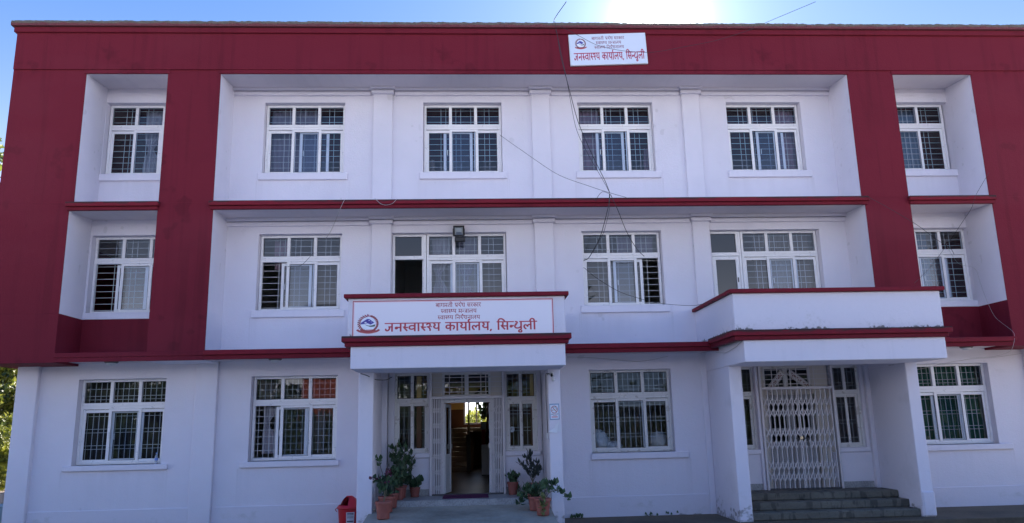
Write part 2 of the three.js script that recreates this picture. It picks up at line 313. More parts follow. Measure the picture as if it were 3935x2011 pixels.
part('red_apron_panel', [box(-8.09, -6.356, 3.42, 4.2, D0, D0 + 0.012)], M.red, bld);
part('red_apron_panel', [box(9.336, 11.13, 3.42, 4.2, D0, D0 + 0.012)], M.red, bld);
// the big red beam, its lip and the cornice
part('red_beam', [box(X0, X1, 9.34, 10.2, -0.2, 0.028, 0.006)], M.red, bld);
for (const [a, b] of [[-8.06, -6.3], [-5.29, 8.32], [9.28, 11.14]]) part('beam_lip', box(a, b, 9.256, 9.338, -0.03, 0.016, 0.006), M.red, bld);
part('beam_soffit', prism([[-0.03, 9.262], [-0.03, 9.338], [-0.21, 9.338], [-0.21, 9.46], [D0 - 0.1, 9.46], [D0 - 0.1, 9.355]], -8.4, 11.5), M.soffit, bld);
part('cornice', [box(X0 - 0.05, X1 + 0.05, 10.165, 10.285, -0.22, 0.075, 0.012)], M.red, bld);
{ // the upper band of the cornice has a crumbled mossy edge
  const n = 900, pos = [], uv = [], zs = [[-0.22, 10.29], [0.125, 10.29], [0.128, 10.36], [0.115, 10.408], [-0.22, 10.412]];
  const pt = (i, k) => { const x = X0 - 0.09 + (X1 - X0 + 0.18) * i / n, r = k === 2 || k === 3 || k === 4 ? 1 : 0; return new THREE.Vector3(x, zs[k][1] + r * 0.03 * (fbm(i / n, k / 8, 450, 8, 3, 5) - 0.5) + (k > 2 ? 0.018 * (fbm(i / n, 0.3, 60, 4, 3, 6) - 0.5) : 0), zs[k][0] + (r && k < 4 ? 0.022 * (fbm(i / n, k / 8 + 0.1, 500, 8, 3, 8) - 0.5) : 0)); };
  for (let i = 0; i < n; i++) for (let k = 0; k < 4; k++) {
    const a = pt(i, k), b = pt(i + 1, k), c = pt(i + 1, k + 1), d = pt(i, k + 1);
    for (const p of [a, b, c, a, c, d]) { pos.push(p.x, p.y, p.z); uv.push(p.x, p.y); }
  }
  part('cornice_edge', [geo(pos, uv), box(X0 - 0.09, X0 - 0.07, 10.29, 10.4, -0.22, 0.12)], M.moss, bld);
}
// floor slabs, roof and the ledges that run across the front
part('floor_slab', [box(-9.2, 12.34, 6.281, 6.439, BACK, D0 - 0.24)], M.room, bld);
part('floor_slab', [box(-9.2, 12.34, 3.242, 3.419, BACK, D0 - 0.24)], M.room, bld);
part('ledge_soffit', [prism([[-0.03, 6.284], [-0.03, 6.44], [D0 - 0.1, 6.44], [D0 - 0.1, 6.346]], -8.09, -6.35), prism([[-0.03, 6.284], [-0.03, 6.44], [D0 - 0.1, 6.44], [D0 - 0.1, 6.346]], -5.24, 8.34), prism([[-0.03, 6.284], [-0.03, 6.44], [D0 - 0.1, 6.44], [D0 - 0.1, 6.346]], 9.33, 11.13), box(X0, X1, 3.29, 3.419, D0 - 0.1, -0.03)], M.soffit, bld);
for (const [a, b] of [[-8.13, -6.31], [-5.31, 8.4], [9.28, 11.18]]) {
  part('ledge', [box(a, b, 6.35, 6.445, -0.03, 0.1, 0.008)], M.ledge(6.35, 0.1, rnd()), bld);
  part('ledge', [box(a + 0.02, b - 0.02, 6.278, 6.349, -0.03, 0.05, 0.008)], M.red, bld);
}
part('ledge', [box(-8.09, -5.24, 3.33, 3.423, -0.03, 0.016, 0.006), box(-8.09, -5.24, 3.244, 3.327, -0.03, 0.006, 0.004)], M.red, bld);
for (const [a, b] of [[-5.24, -2.2], [1.7, 4.94], [8.74, 11.13]]) {
  part('ledge', [box(a, b, 3.33, 3.425, -0.03, 0.1, 0.008)], M.ledge(3.33, 0.25, rnd()), bld);
  part('ledge', [box(a, b, 3.242, 3.329, -0.03, 0.05, 0.008)], M.red, bld);
}
part('roof', [box(X0, X1, 9.47, 9.6, BACK, -0.2), box(X0, X1, 9.6, 10.35, BACK, BACK + 0.2), box(X0, X0 + 0.15, 9.34, 10.3, BACK + 0.2, -0.2), box(X1 - 0.15, X1, 9.34, 10.3, BACK + 0.2, -0.2)], M.red, bld);
for (const x of [X0, X1 - 0.2]) part('side_wall', box(x, x + 0.2, 3.24, 9.4, BACK, D0 - 0.02), M.red, bld);
part('rear_wall', [wallWithHoles(-9.2, 12.34, 3.42, 9.4, BACK, BACK + 0.2, []), wallWithHoles(-9.2, 12.34, -0.1, 3.24, BACK, BACK + 0.2, [[-0.36, 1.05, 1.92, 3.05]])], M.wall, bld);
part('room_partition', [box(-9.0, 12.2, 3.42, 6.28, -6.1, -6), box(-9, 12.2, 6.44, 9.4, -6.1, -6), box(-9, -1.2, 0.4, 3.24, -6.1, -6), box(1.3, 12.2, 0.4, 3.24, -6.1, -6),
  ...[-5.46, -1.95, 1.57, 5.03, 8.8].flatMap((x) => [box(x - 0.06, x + 0.06, 3.42, 6.28, -6, -1.2), box(x - 0.06, x + 0.06, 6.44, 9.4, -6, -1.2)]),
  ...[-5.46, 5.03, 8.8].map((x) => box(x - 0.06, x + 0.06, 0.4, 3.24, -6, -1.2))], M.room, bld);
part('room_floor', [box(-9, -1.1, 0.3, 0.4, -6, D0 - 0.24), box(1.2, 12.2, 0.3, 0.4, -6, D0 - 0.24)], M.room, bld);

// ------------------------------------------------------------------ windows
const FZ = -1.11;                             // front of the window frames
const ringBars = (x0, x1, y0, y1, w, z0, z1) => [box(x0, x0 + w, y0, y1, z0, z1, 0.006), box(x1 - w, x1, y0, y1, z0, z1, 0.006), box(x0 + w, x1 - w, y0, y0 + w, z0, z1 - 0.001, 0.006), box(x0 + w, x1 - w, y1 - w, y1, z0, z1 - 0.001, 0.006)];
function pane(x0, x1, y0, y1, z, parent, mat = M.glass) {
  const g = new THREE.PlaneGeometry(x1 - x0 + 0.01, y1 - y0 + 0.01).rotateY(rr(-0.004, 0.004)).rotateX(rr(-0.004, 0.004)).translate((x0 + x1) / 2, (y0 + y1) / 2, z);
  const w = part('pane', g, mat, parent);
  part('gasket', ringBars(x0 - 0.004, x1 + 0.004, y0 - 0.004, y1 + 0.004, 0.009, z + 0.002, z + 0.008), M.gasket, parent);
  return w;
}
// sash: [x0, x1] of its frame, layer 0 (outermost) to 2
function sash(a, b, y0, y1, layer, win, mat, glazed = true) {
  const z = FZ - 0.012 - layer * 0.026;
  part('sash', ringBars(a, b, y0, y1, 0.066, z - 0.022, z), mat, win);
  if (glazed) pane(a + 0.066, b - 0.066, y0 + 0.066, y1 - 0.066, z - 0.012, win, y0 > 2 ? M.glassUpper : M.glass);
}
function makeWindow(x0, S0, { lights = 3, w = 1.755, mat = M.frame, A = true, C = true, screen = null, bars = 'pairs', sill = [-0.08, 0.1], sillDepth = 0.06, sillH = 0.155, handle = null, ky = 1 } = {}) {
  const win = group('window', bld), k = w / (lights === 3 ? 1.755 : 1.19), X = (v) => x0 + v * k, H = ky * 1.66;
  const mull = lights === 3 ? [0.6, 1.17] : [0.575];
  part('window_frame', [...ringBars(X(0.0) + 0.006, X(0) + w - 0.006, S0 + 0.006 * ky, S0 + H, 0.05, FZ - 0.09, FZ),
    box(X(0) + 0.05, X(0) + w - 0.05, S0 + 1.075 * ky, S0 + 1.2 * ky, FZ - 0.09, FZ - 0.002, 0.008), box(X(0) + 0.052, X(0) + w - 0.052, S0 + 1.135 * ky, S0 + 1.145 * ky, FZ - 0.002, FZ + 0.01, 0.003),
    ...mull.map((m) => box(X(m) - 0.034, X(m) + 0.034, S0 + 1.2 * ky, S0 + H - 0.05, FZ - 0.09, FZ - 0.004, 0.008))], mat, win);
  const cuts = [0.07, ...mull.flatMap((m) => [m - 0.034, m + 0.034]), (lights === 3 ? 1.755 : 1.19) - 0.056];
  for (let i = 0; i < cuts.length; i += 2) pane(X(cuts[i]), X(cuts[i + 1]), S0 + 1.206 * ky, S0 + H - 0.056, FZ - 0.04, win, S0 > 2 ? M.glassUpper : M.glass);
  if (lights === 3) {
    if (A) sash(X(0.05), X(0.65), S0 + 0.04 * ky, S0 + 1.07 * ky, 1, win, mat);
    if (C) sash(X(1.13), X(1.71), S0 + 0.04 * ky, S0 + 1.07 * ky, 1, win, mat);
    sash(X(0.57), X(1.225), S0 + 0.022 * ky, S0 + 1.09 * ky, 0, win, mat);
    if (screen !== null) sash(X(0.57 + screen), X(1.225 + screen), S0 + 0.05 * ky, S0 + 1.06 * ky, screen > 0.3 || screen < -0.3 ? 1 : 2, win, mat);
    if (screen !== null) part('handle', [box(X(0.66 + screen) - 0.008, X(0.66 + screen) + 0.008, S0 + 0.48 * ky, S0 + 0.6 * ky, FZ - 0.06, FZ - 0.035, 0.003)], M.plasticWhite, win);
  } else {
    sash(X(0.05), X(0.6), S0 + 0.04 * ky, S0 + 1.07 * ky, A ? 1 : 0, win, mat); sash(X(0.53), X(1.14), S0 + 0.03 * ky, S0 + 1.085 * ky, A ? 0 : 1, win, mat);
  }
  const gz = FZ - 0.16, L = lights === 3 ? 1.755 : 1.19, g = [];
  const hz = bars === 'pairs' ? Array.from({ length: 12 }, (_, i) => 0.1 + i * 0.135) : bars === 'close' ? [0.06, 0.2, 0.33, 0.47, 0.6, 0.74, 0.87, 1.0, 1.28, 1.4, 1.52] : [0.06, 0.3, 0.37, 0.62, 0.69, 0.94, 1.01, 1.27, 1.34, 1.48];
  for (const y of hz) g.push(box(X(0.0), X(L), S0 + y * ky - 0.005, S0 + y * ky + 0.005, gz - 0.004, gz + 0.004));
  const vs = bars === 'pairs' ? (lights === 3 ? [0.38, 0.49, 0.72, 0.83, 1.06, 1.37, 1.48] : [0.3, 0.41, 0.76, 0.87]) : Array.from({ length: 15 }, (_, i) => 0.1 + i * 0.112);
  for (const v of vs) if (v < L) g.push(box(X(v) - 0.005, X(v) + 0.005, S0, S0 + H, gz + 0.004, gz + 0.012));
  part('window_grille', g, M.grille, win);
  if (sill) part('window_sill', box(X(0) + sill[0], X(0) + w + sill[1], S0 - sillH, S0, D0 - 0.16, D0 + sillDepth, 0.012), M.trim, win);
  if (handle) part('handle', box(X(handle) - 0.01, X(handle) + 0.01, S0 + 0.5 * ky, S0 + 0.63 * ky, FZ - 0.01, FZ + 0.012, 0.004), M.plasticWhite, win);
  return win;
}
// top floor
makeWindow(-7.99, S[2], { lights: 2, w: 1.2, sill: [-0.02, 0.43] });
makeWindow(-4.565, S[2], { screen: 0.17 });
makeWindow(-1.055, S[2], { screen: -0.13 });
makeWindow(2.42, S[2], { screen: -0.13, w: 1.73 });
makeWindow(5.86, S[2], { screen: 0.16, w: 1.735 });
makeWindow(9.87, S[2], { lights: 2, w: 1.2, A: false, sill: [-0.5, 0.02] });
// second floor
makeWindow(-8.05, S[1], { A: false, screen: -0.1, sill: null });
makeWindow(-4.565, S[1], { A: false, screen: -0.12 });
makeWindow(-0.995, S[1], { w: 1.74, screen: -0.05, sill: null });
makeWindow(2.405, S[1], { C: false, screen: 0.13 });
makeWindow(5.985, S[1], { w: 1.74, screen: 0.05, sill: null });
makeWindow(9.4, S[1], { screen: 0.08, sill: null });
// ground floor
makeWindow(-8.05, S[0], { ky: 1.03, bars: 'dense', screen: 0.04, sill: [-0.16, 0.14], sillH: 0.11, handle: 0.62 });
makeWindow(-4.575, S[0], { ky: 1.03, bars: 'close', A: false, screen: -0.1, sill: [-0.16, 0.08], sillH: 0.12 });
makeWindow(2.43, S[0], { ky: 1.03, bars: 'dense', mat: M.frameWorn, sill: [-0.02, 0.26], sillH: 0.13 });
makeWindow(9.4, S[0], { ky: 1.03, bars: 'dense', screen: -0.06, sill: [-0.1, 0.26], sillH: 0.12 });
// side bays of the second floor: flush white sill course
for (const [a, b] of [[-8.089, -6.357], [9.337, 11.129]]) part('sill_course', box(a, b, 4.202, S[1], D0 - 0.16, D0 + 0.03, 0.006), M.trim, bld);
// balcony doors of the second floor: a transom light over a tall leaf beside the window
for (const [x0, x1, open] of [[-1.725, -1.0, true], [5.265, 5.98, false]]) {
  const d = group('balcony_door', bld);
  part('door_frame', [...ringBars(x0, x1, 3.47, 6.0, 0.05, FZ - 0.09, FZ + 0.004), box(x0 + 0.05, x1 - 0.05, 5.44, 5.52, FZ - 0.08, FZ, 0.006)], M.frame, d);
  pane(x0 + 0.05, x1 - 0.1, 5.525, 5.945, FZ - 0.04, d, M.glassDoor);
  part('door_frame', box(x1 - 0.1, x1 - 0.05, 5.52, 5.95, FZ - 0.08, FZ - 0.003, 0.006), M.frame, d);
  if (!open) { part('door_leaf', ringBars(x0 + 0.055, x1 - 0.055, 3.53, 5.435, 0.08, FZ - 0.06, FZ - 0.01), M.frame, d); pane(x0 + 0.135, x1 - 0.135, 3.62, 5.355, FZ - 0.04, d, M.glassDoor); part('handle', box(x1 - 0.12, x1 - 0.1, 4.85, 4.95, FZ - 0.012, FZ + 0.01), M.gateDark, d); }
  else { const h = group('door_leaf', d); part('leaf_frame', ringBars(0, 0.62, 3.53, 5.435, 0.08, -0.025, 0.025), M.frame, h); pane(0.08, 0.54, 3.62, 5.355, 0, h, M.glassDoor); h.position.set(x1 - 0.06, 0, FZ - 0.06); h.rotation.y = Math.PI / 2 + 0.06; }
}

// ------------------------------------------------------------------ the two porches
function porch(name, xl0, xl1, xr0, xr1, fx0, fx1, px0, px1) {
  const p = group(name, bld), zf = 1.5;
  part('porch_wall', box(xl0, xl1, -0.13, 2.9, D0, 0.5, 0.012), M.foot, p);
  part('porch_wall', box(xr0, xr1, -0.13, 2.9, D0, 0.5, 0.012), M.foot, p);
  part('canopy', [box(fx0, fx1, 2.9, 3.3, 0.3, zf, 0.01), box(fx0, fx0 + 0.25, 2.9, 3.3, D0, 0.3), box(fx1 - 0.25, fx1, 2.9, 3.3, D0, 0.3), box(fx0 + 0.25, fx1 - 0.25, 3.1, 3.3, D0, 0.3)], M.trim, p);
  const a = px0 - 0.06, b = px1 + 0.06;
  part('canopy_ledge', [box(a - 0.03, b + 0.03, 3.37, 3.475, zf - 0.1, zf + 0.11, 0.01), box(a - 0.03, a + 0.1, 3.37, 3.475, 0.101, zf - 0.1, 0.01), box(b - 0.1, b + 0.03, 3.37, 3.475, 0.101, zf - 0.1, 0.01)], M.ledge(3.37, 0.11, rnd()), p);
  part('canopy_ledge', [box(a + 0.02, b - 0.02, 3.292, 3.369, zf - 0.1, zf + 0.055, 0.01), box(a + 0.02, a + 0.12, 3.292, 3.369, 0.051, zf - 0.1), box(b - 0.12, b - 0.02, 3.292, 3.369, 0.051, zf - 0.1)], M.red, p);
  const par = part('parapet', [box(px0, px1, 3.475, 4.165, zf - 0.12, zf, 0.012), box(px0, px0 + 0.12, 3.475, 4.165, D0, zf - 0.12), box(px1 - 0.12, px1, 3.475, 4.165, D0, zf - 0.12)], M.mildew(3.475, 0.69), p);
  part('balcony_floor', box(px0 + 0.12, px1 - 0.12, 3.3, 3.45, D0, zf - 0.12), M.concrete, p);
  part('coping', [box(px0 - 0.07, px1 + 0.07, 4.165, 4.237, zf - 0.19, zf + 0.08, 0.01), box(px0 - 0.07, px0 + 0.16, 4.165, 4.236, D0, zf - 0.19, 0.01), box(px1 - 0.16, px1 + 0.07, 4.165, 4.236, D0, zf - 0.19, 0.01)], M.ledge(4.165, 0.3, rnd()), p);
  return p;
}
const porchA = porch('entrance_porch', -2.17, -1.89, 1.42, 1.655, -2.18, 1.66, -2.24, 1.68);
const porchB = porch('side_porch', 4.95, 5.2, 8.48, 8.72, 4.94, 8.74, 4.8, 8.75);
// floors and steps
{
  const g = [box(-1.89, 1.42, -0.13, 0.5, D0 - 0.3, -0.02, 0.008)];
  part('porch_floor', g, M.granite, porchA);
  part('ramp', [prism([[-0.02, -0.13], [-0.02, 0.385], [0.5, 0.335], [0.5, -0.13]], -1.89, 1.42), prism([[0.5, -0.13], [0.5, 0.335], [5.2, -0.11], [5.2, -0.13]], -1.95, 1.41)], M.concrete, porchA);
  for (const [y0, y1, z1] of [[0.29, 0.43, -0.3], [0.145, 0.29, 0.08], [0.004, 0.145, 0.44]]) part('step', box(5.2, 8.48, y0, y1, D0 - 0.25, z1, 0.018), M.steps, porchB);
  part('broken_plaster', [box(8.485, 8.735, 0.0, 0.47, 0.44, 0.53, 0.03), box(8.47, 8.5, 0.0, 0.2, 0.35, 0.5, 0.01), box(8.465, 8.49, 0.14, 0.3, 0.0, 0.1, 0.01)], M.plinth(0.55), porchB);
}
function lowBay(x0, x1, panelTop, sillTop, floor, door, par) {     // window over a rendered panel beside a door
  const w = group('window', par), m = (x0 + x1) / 2, z = -1.12;
  part('window_frame', [...ringBars(x0, x1, sillTop, 2.98, 0.05, z - 0.08, z), box(x0 + 0.05, x1 - 0.05, 2.36, 2.46, z - 0.08, z - 0.002, 0.006), box(m - 0.035, m + 0.035, 2.46, 2.93, z - 0.08, z - 0.004, 0.006)], M.frameWorn, w);
  pane(x0 + 0.055, m - 0.04, 2.465, 2.925, z - 0.04, w); pane(m + 0.04, x1 - 0.055, 2.465, 2.925, z - 0.04, w);
  const k = (a, b, zz) => { part('sash', ringBars(a, b, sillTop + 0.04, 2.36, 0.058, zz - 0.03, zz), M.frameWorn, w); pane(a + 0.06, b - 0.06, sillTop + 0.1, 2.3, zz - 0.015, w); };
  k(x0 + 0.045, m + 0.025, z - 0.005); k(m - 0.02, x1 - 0.045, z - 0.04);
  const g = [];
  for (const y of [1.45, 1.75, 1.82, 2.1, 2.17, 2.55, 2.62, 2.85]) g.push(box(x0, x1, y - 0.005, y + 0.005, z - 0.2, z - 0.192));
  for (let x = x0 + 0.08; x < x1; x += 0.1) g.push(box(x - 0.005, x + 0.005, sillTop, 2.98, z - 0.19, z - 0.182));
  part('window_grille', g, M.grille, w);
  part('window_sill', box(x0 - 0.05, x1 + 0.05, sillTop - 0.09, sillTop, z - 0.1, D0 - 0.05, 0.008), M.trim, w);
  part('panel', box(x0 - 0.12, x1 + 0.12, floor, sillTop - 0.09, z - 0.14, D0 - 0.09, 0.01), M.wall, par);
  part('skirting', box(x0 - 0.1, x1 + 0.06, floor, floor + 0.13, D0 - 0.095, D0 - 0.08, 0.004), M.granite, par);
}
lowBay(-1.65, -0.93, 1.25, 1.34, 0.5, 0, porchA);
lowBay(0.65, 1.33, 1.25, 1.34, 0.5, 0, porchA);
lowBay(5.36, 6.0, 1.15, 1.25, 0.43, 0, porchB);
lowBay(7.69, 8.32, 1.15, 1.25, 0.43, 0, porchB);
part('porch_jamb', [box(-1.9, -1.65, 0.5, 3.1, -1.2, -1.06, 0.01), box(1.33, 1.43, 0.5, 3.1, -1.2, -1.06, 0.01), box(-0.93, -0.885, 0.5, 3.0, -1.2, -1.02, 0.008), box(0.6, 0.65, 0.5, 3.0, -1.2, -1.02, 0.008), box(-1.9, 1.43, 2.98, 3.2, -1.2, -1.03)], M.wall, porchA);
part('porch_jamb', [box(5.19, 5.36, 0.43, 3.1, -1.2, -1.06, 0.01), box(8.32, 8.49, 0.43, 3.1, -1.2, -1.06, 0.01), box(6.0, 6.06, 0.43, 3.0, -1.2, -0.99, 0.008), box(7.66, 7.69, 0.43, 3.0, -1.2, -0.99, 0.008), box(5.19, 8.49, 2.98, 3.2, -1.2, -1.03), box(8.39, 8.475, 0.3, 2.97, -1.05, D0 + 0.005, 0.008)], M.wall, porchB);
// transoms: rendered panels, a dark two-light window and a bar grille
function transom(x0, x1, px, y0, par) {
  const t = group('transom_window', par), z = -1.1;
  part('rendered_panel', box(x0, px[0] - 0.05, y0, 2.98, z - 0.08, z, 0.004), M.cream, t);
  part('rendered_panel', box(px[3] + 0.05, x1, y0, 2.98, z - 0.08, z, 0.004), M.cream, t);
  part('window_frame', [...ringBars(px[0] - 0.05, px[3] + 0.05, y0, 2.98, 0.05, z - 0.07, z + 0.004), box(px[1], px[2], y0 + 0.05, 2.93, z - 0.07, z, 0.004)], M.frameWorn, t);
  pane(px[0], px[1], y0 + 0.05, 2.93, z - 0.04, t, M.glassDoor); pane(px[2], px[3], y0 + 0.05, 2.93, z - 0.04, t, M.glassDoor);
  const b = [];
  for (let i = 0; i < 5; i++) b.push(box(x0, x1, y0 + 0.1 + i * 0.1 - 0.006, y0 + 0.1 + i * 0.1 + 0.006, -0.985, -0.973));
  for (const f of [0.17, 0.25, 0.43, 0.52, 0.7, 0.77]) b.push(box(x0 + (x1 - x0) * f - 0.006, x0 + (x1 - x0) * f + 0.006, y0, 2.98, -0.973, -0.961));
  part('transom_bars', b, M.gate, t);
}
transom(-0.87, 0.59, [-0.61, -0.19, -0.11, 0.31], 2.47, porchA);
transom(6.1, 7.63, [6.26, 6.66, 6.76, 7.2], 2.5, porchB);

// the hallway behind the open entrance
{
  const h = group('entrance_hall', bld), zb = BACK + 0.2;
  part('hall_floor', box(-1.1, 1.2, 0.3, 0.498, BACK + 0.2, D0 - 0.3), M.hallFloor, h);
  part('hall_wall', [box(-1.2, -1.1, 0.3, 2.45, zb, -1.2), box(1.2, 1.3, 0.3, 2.45, zb, -1.2), box(-1.1, -0.36, 0.3, 2.45, zb, zb + 0.02), box(-0.36, 1.05, 0.3, 1.92, zb, zb + 0.02), box(1.05, 1.2, 0.3, 2.45, zb, zb + 0.02)], M.brown, h);
  part('hall_wall', [box(-1.2, -1.1, 2.45, 3.24, zb, -1.2), box(1.2, 1.3, 2.45, 3.24, zb, -1.2), box(-1.1, -0.36, 2.45, 3.24, zb, zb + 0.02), box(1.05, 1.2, 2.45, 3.24, zb, zb + 0.02), box(-0.36, 1.05, 3.05, 3.24, zb, zb + 0.02)], M.yellow, h);
  for (let i = 0; i < 9; i++) part('stair_step', box(-1.08, -0.24, 0.5 + 0.145 * i, 0.5 + 0.145 * (i + 1), -9.1 - 0.28 * i - 0.3, -9.1 - 0.28 * i, 0.01), M.stairs, h);
  part('landing', box(-1.1, 1.2, 1.66, 1.805, zb, -11.65, 0.01), M.concrete, h);
  part('upper_flight', [prism([[-11.6, 1.8], [-11.6, 1.6], [-9.0, 3.1], [-9.0, 3.24], [-9.4, 3.24]], 0.42, 1.2)], M.brown, h);
  part('stair_wall', box(-0.12, -0.04, 0.5, 1.7, -11.65, -9.9), M.brown, h);
  part('newel_post', box(-0.24, -0.1, 0.5, 1.62, -9.2, -9.02, 0.01), M.gateDark, h);
  part('handrail', tube([[-0.17, 1.6, -9.1], [-0.17, 2.76, -11.5]], 0.03), M.cream, h);
  part('handrail', tube([[-0.12, 2.7, -11.5], [0.1, 2.95, -10.9], [0.75, 3.4, -9.6]], 0.045), M.gateDark, h);
  for (let i = 0; i < 8; i++) part('baluster', box(-0.18, -0.16, 0.7 + 0.145 * i, 1.6 + 0.145 * i, -9.3 - 0.28 * i, -9.28 - 0.28 * i), M.gateDark, h);
  const w = group('rear_window', bld);
  part('window_frame', [...ringBars(-0.36, 1.05, 1.92, 3.05, 0.06, BACK + 0.05, BACK + 0.12), box(0.06, 0.12, 1.98, 2.99, BACK + 0.05, BACK + 0.115), box(0.6, 0.66, 1.98, 2.99, BACK + 0.05, BACK + 0.115)], M.frame, w);
  const g = [];
  for (let i = 0; i < 6; i++) g.push(box(-0.3, 1.0, 2.05 + i * 0.17, 2.062 + i * 0.17, BACK + 0.14, BACK + 0.15));
  for (let i = 0; i < 10; i++) g.push(box(-0.25 + i * 0.13, -0.238 + i * 0.13, 1.98, 2.99, BACK + 0.14, BACK + 0.15));
  part('window_grille', g, M.gateDark, w);
  // the entrance door: its lintel and one leaf folded inwards
  const d = group('entrance_door', bld);
  part('door_frame', [box(-0.64, 0.42, 2.35, 2.47, -1.22, -1.12, 0.006), box(-0.7, -0.62, 0.5, 2.47, -1.22, -1.12, 0.006), box(0.34, 0.42, 0.5, 2.35, -1.22, -1.12, 0.006)], M.frameWorn, d);
  for (const [a, b] of [[-0.93, -0.7], [0.42, 0.66]]) part('dark_gap_panel', box(a, b, 0.5, 2.47, -1.2, -1.16), M.gateDark, d);  // near-black colour paints the shade of the gap behind the folded bars
  for (const [x, sgn] of [[-0.62, 1], [0.34, -1]]) {
    const l = group('door_leaf', d); l.position.set(x, 0.52, -1.2); l.rotation.y = sgn * 1.34;
    if (sgn < 0) l.rotation.y += Math.PI - 0.26;
    part('leaf_frame', [...ringBars(0, 0.47, 0, 1.82, 0.075, -0.022, 0.022), box(0.075, 0.395, 0.68, 0.78, -0.022, 0.021), box(0.075, 0.395, 0.075, 0.68, -0.01, 0.01)], M.frame, l);
    pane(0.08, 0.39, 0.785, 1.74, 0, l, M.glassDoor);
    part('handle', [box(0.41, 0.45, 0.88, 0.98, 0.022, 0.05, 0.006), box(0.41, 0.45, 0.88, 0.98, -0.05, -0.022, 0.006)], M.steel, l);
  }
}

// ------------------------------------------------------------------ the folding gates
const thinBar = box(-0.0095, 0.0095, 0, 1, -0.009, 0.009, 0.002), gateBar = box(-0.011, 0.011, 0, 1, -0.009, 0.009, 0.003), barShade = box(0.0105, 0.024, 0, 1, -0.022, 0.004);
function gateRail(g, x0, x1, y, floor) {
  part('gate_post', box(x0, x0 + 0.045, floor, 3.0, -1.01, -0.95, 0.005), M.gate, g);
  part('gate_post', box(x1 - 0.045, x1, floor, 3.0, -1.01, -0.95, 0.005), M.gate, g);
  part('gate_rail', box(x0 + 0.045, x1 - 0.045, y, y + 0.055, -1.01, -0.945, 0.005), M.gate, g);
  part('gate_track', box(x0 + 0.045, x1 - 0.045, floor + 0.002, floor + 0.03, -1.0, -0.955, 0.004), M.gateDark, g);
}
{
  const g = group('folded_gate', bld);
  g.userData.label = 'white folding gate pushed back to both sides of the open entrance';
  gateRail(g, -0.915, 0.635, 2.43, 0.5);
  const slat = [];
  for (const [xa, n, dx, lean] of [[-0.85, 7, 0.036, 0], [0.305, 8, 0.037, -0.042]]) for (let i = 0; i < n; i++) {
    const f = xa > 0 ? 1 - i / n : 0, x = xa + i * dx, m = part('gate_bar', thinBar, M.gate, g);
    m.position.set(x, 0.53, -0.975); m.scale.y = 1.895; m.rotation.z = -lean * f * -1 * 0.55;
    if (i < n - 1) for (let k = 0; k < 6; k++) {
      const y = 0.56 + k * 0.31, t = (yy) => x + dx / 2 + (xa > 0 ? (0.5 - (yy - 0.53) / 1.9) * 0.044 * f : 0);
      slat.push(bar([t(y) - dx / 2 + 0.004, y, -0.962], [t(y + 0.17) + dx / 2 - 0.004, y + 0.165, -0.962], 0.005, 0.003), bar([t(y) + dx / 2 - 0.004, y, -0.99], [t(y + 0.17) - dx / 2 + 0.004, y + 0.165, -0.99], 0.005, 0.003));
    }
  }
  part('folded_lattice', slat, M.gate, g);
}
{
  const g = group('closed_gate', bld), fl = 0.43;
  g.userData.label = 'white folding lattice gate closed and padlocked';
  gateRail(g, 6.07, 7.69, 2.485, fl);
  part('header_beam', box(6.02, 7.7, 3.0, 3.06, -1.02, -0.93, 0.006), M.ledge(3.0, 1), g);
  const n = 15, dx = 0.1045, sl = bar([-dx / 2, -0.094, 0], [dx / 2, 0.094, 0], 0.024, 0.004), sr = bar([dx / 2, -0.094, 0], [-dx / 2, 0.094, 0], 0.024, 0.004);
  for (let i = 0; i < n; i++) {
    const x = 6.135 + i * dx;
    if (i > 0 && i < n) { const m = part('gate_bar', gateBar, M.gate, g); m.position.set(x, fl + 0.03, -0.98); m.scale.y = 2.03; const k = part('bar_channel_shade', barShade, M.gateDark, g); k.position.copy(m.position); k.scale.y = 2.03; if (i === 7) { const m2 = part('gate_bar', gateBar, M.gate, g); m2.position.set(x + 0.032, fl + 0.03, -0.98); m2.scale.y = 2.03; } }  // dark strip paints the shade on each bar's right side and channel
    if (i < n - 1) for (const y of [2.24, 2.01, 1.6, 1.36, 0.93, 0.7]) for (const [q, z] of [[sl, -0.964], [sr, -0.996]]) { const m = part('gate_slat', q, M.gate, g); m.position.set(x + dx / 2, y, z); }
  }
  part('latch', [box(6.76, 7.06, 1.455, 1.475, -0.955, -0.945, 0.003), box(6.8, 6.815, 1.3, 1.46, -0.955, -0.945, 0.002), box(7.0, 7.03, 1.3, 1.46, -0.955, -0.945, 0.003)], M.gateDark, g);
  const d = group('double_door', bld);
  part('door_surround', [box(6.06, 6.25, fl, 2.5, -1.24, -1.1, 0.004), box(7.3, 7.69, fl, 2.5, -1.24, -1.1, 0.004), box(6.25, 7.3, 2.38, 2.5, -1.24, -1.1, 0.004)], M.cream, d);
  for (const [a, b] of [[6.25, 6.77], [6.78, 7.3]]) {
    part('door_leaf', [...ringBars(a, b, fl + 0.01, 2.38, 0.095, -1.2, -1.16), box(a + 0.095, b - 0.095, fl + 0.1, 1.33, -1.19, -1.17), box(a + 0.095, b - 0.095, 1.33, 1.4, -1.2, -1.161), box(a + 0.095, b - 0.095, 1.62, 1.68, -1.2, -1.161)], M.doorGrey, d);
    pane(a + 0.1, b - 0.1, 1.405, 1.615, -1.18, d, M.glassDoor); pane(a + 0.1, b - 0.1, 1.685, 2.28, -1.18, d, M.glassDoor);
  }
}

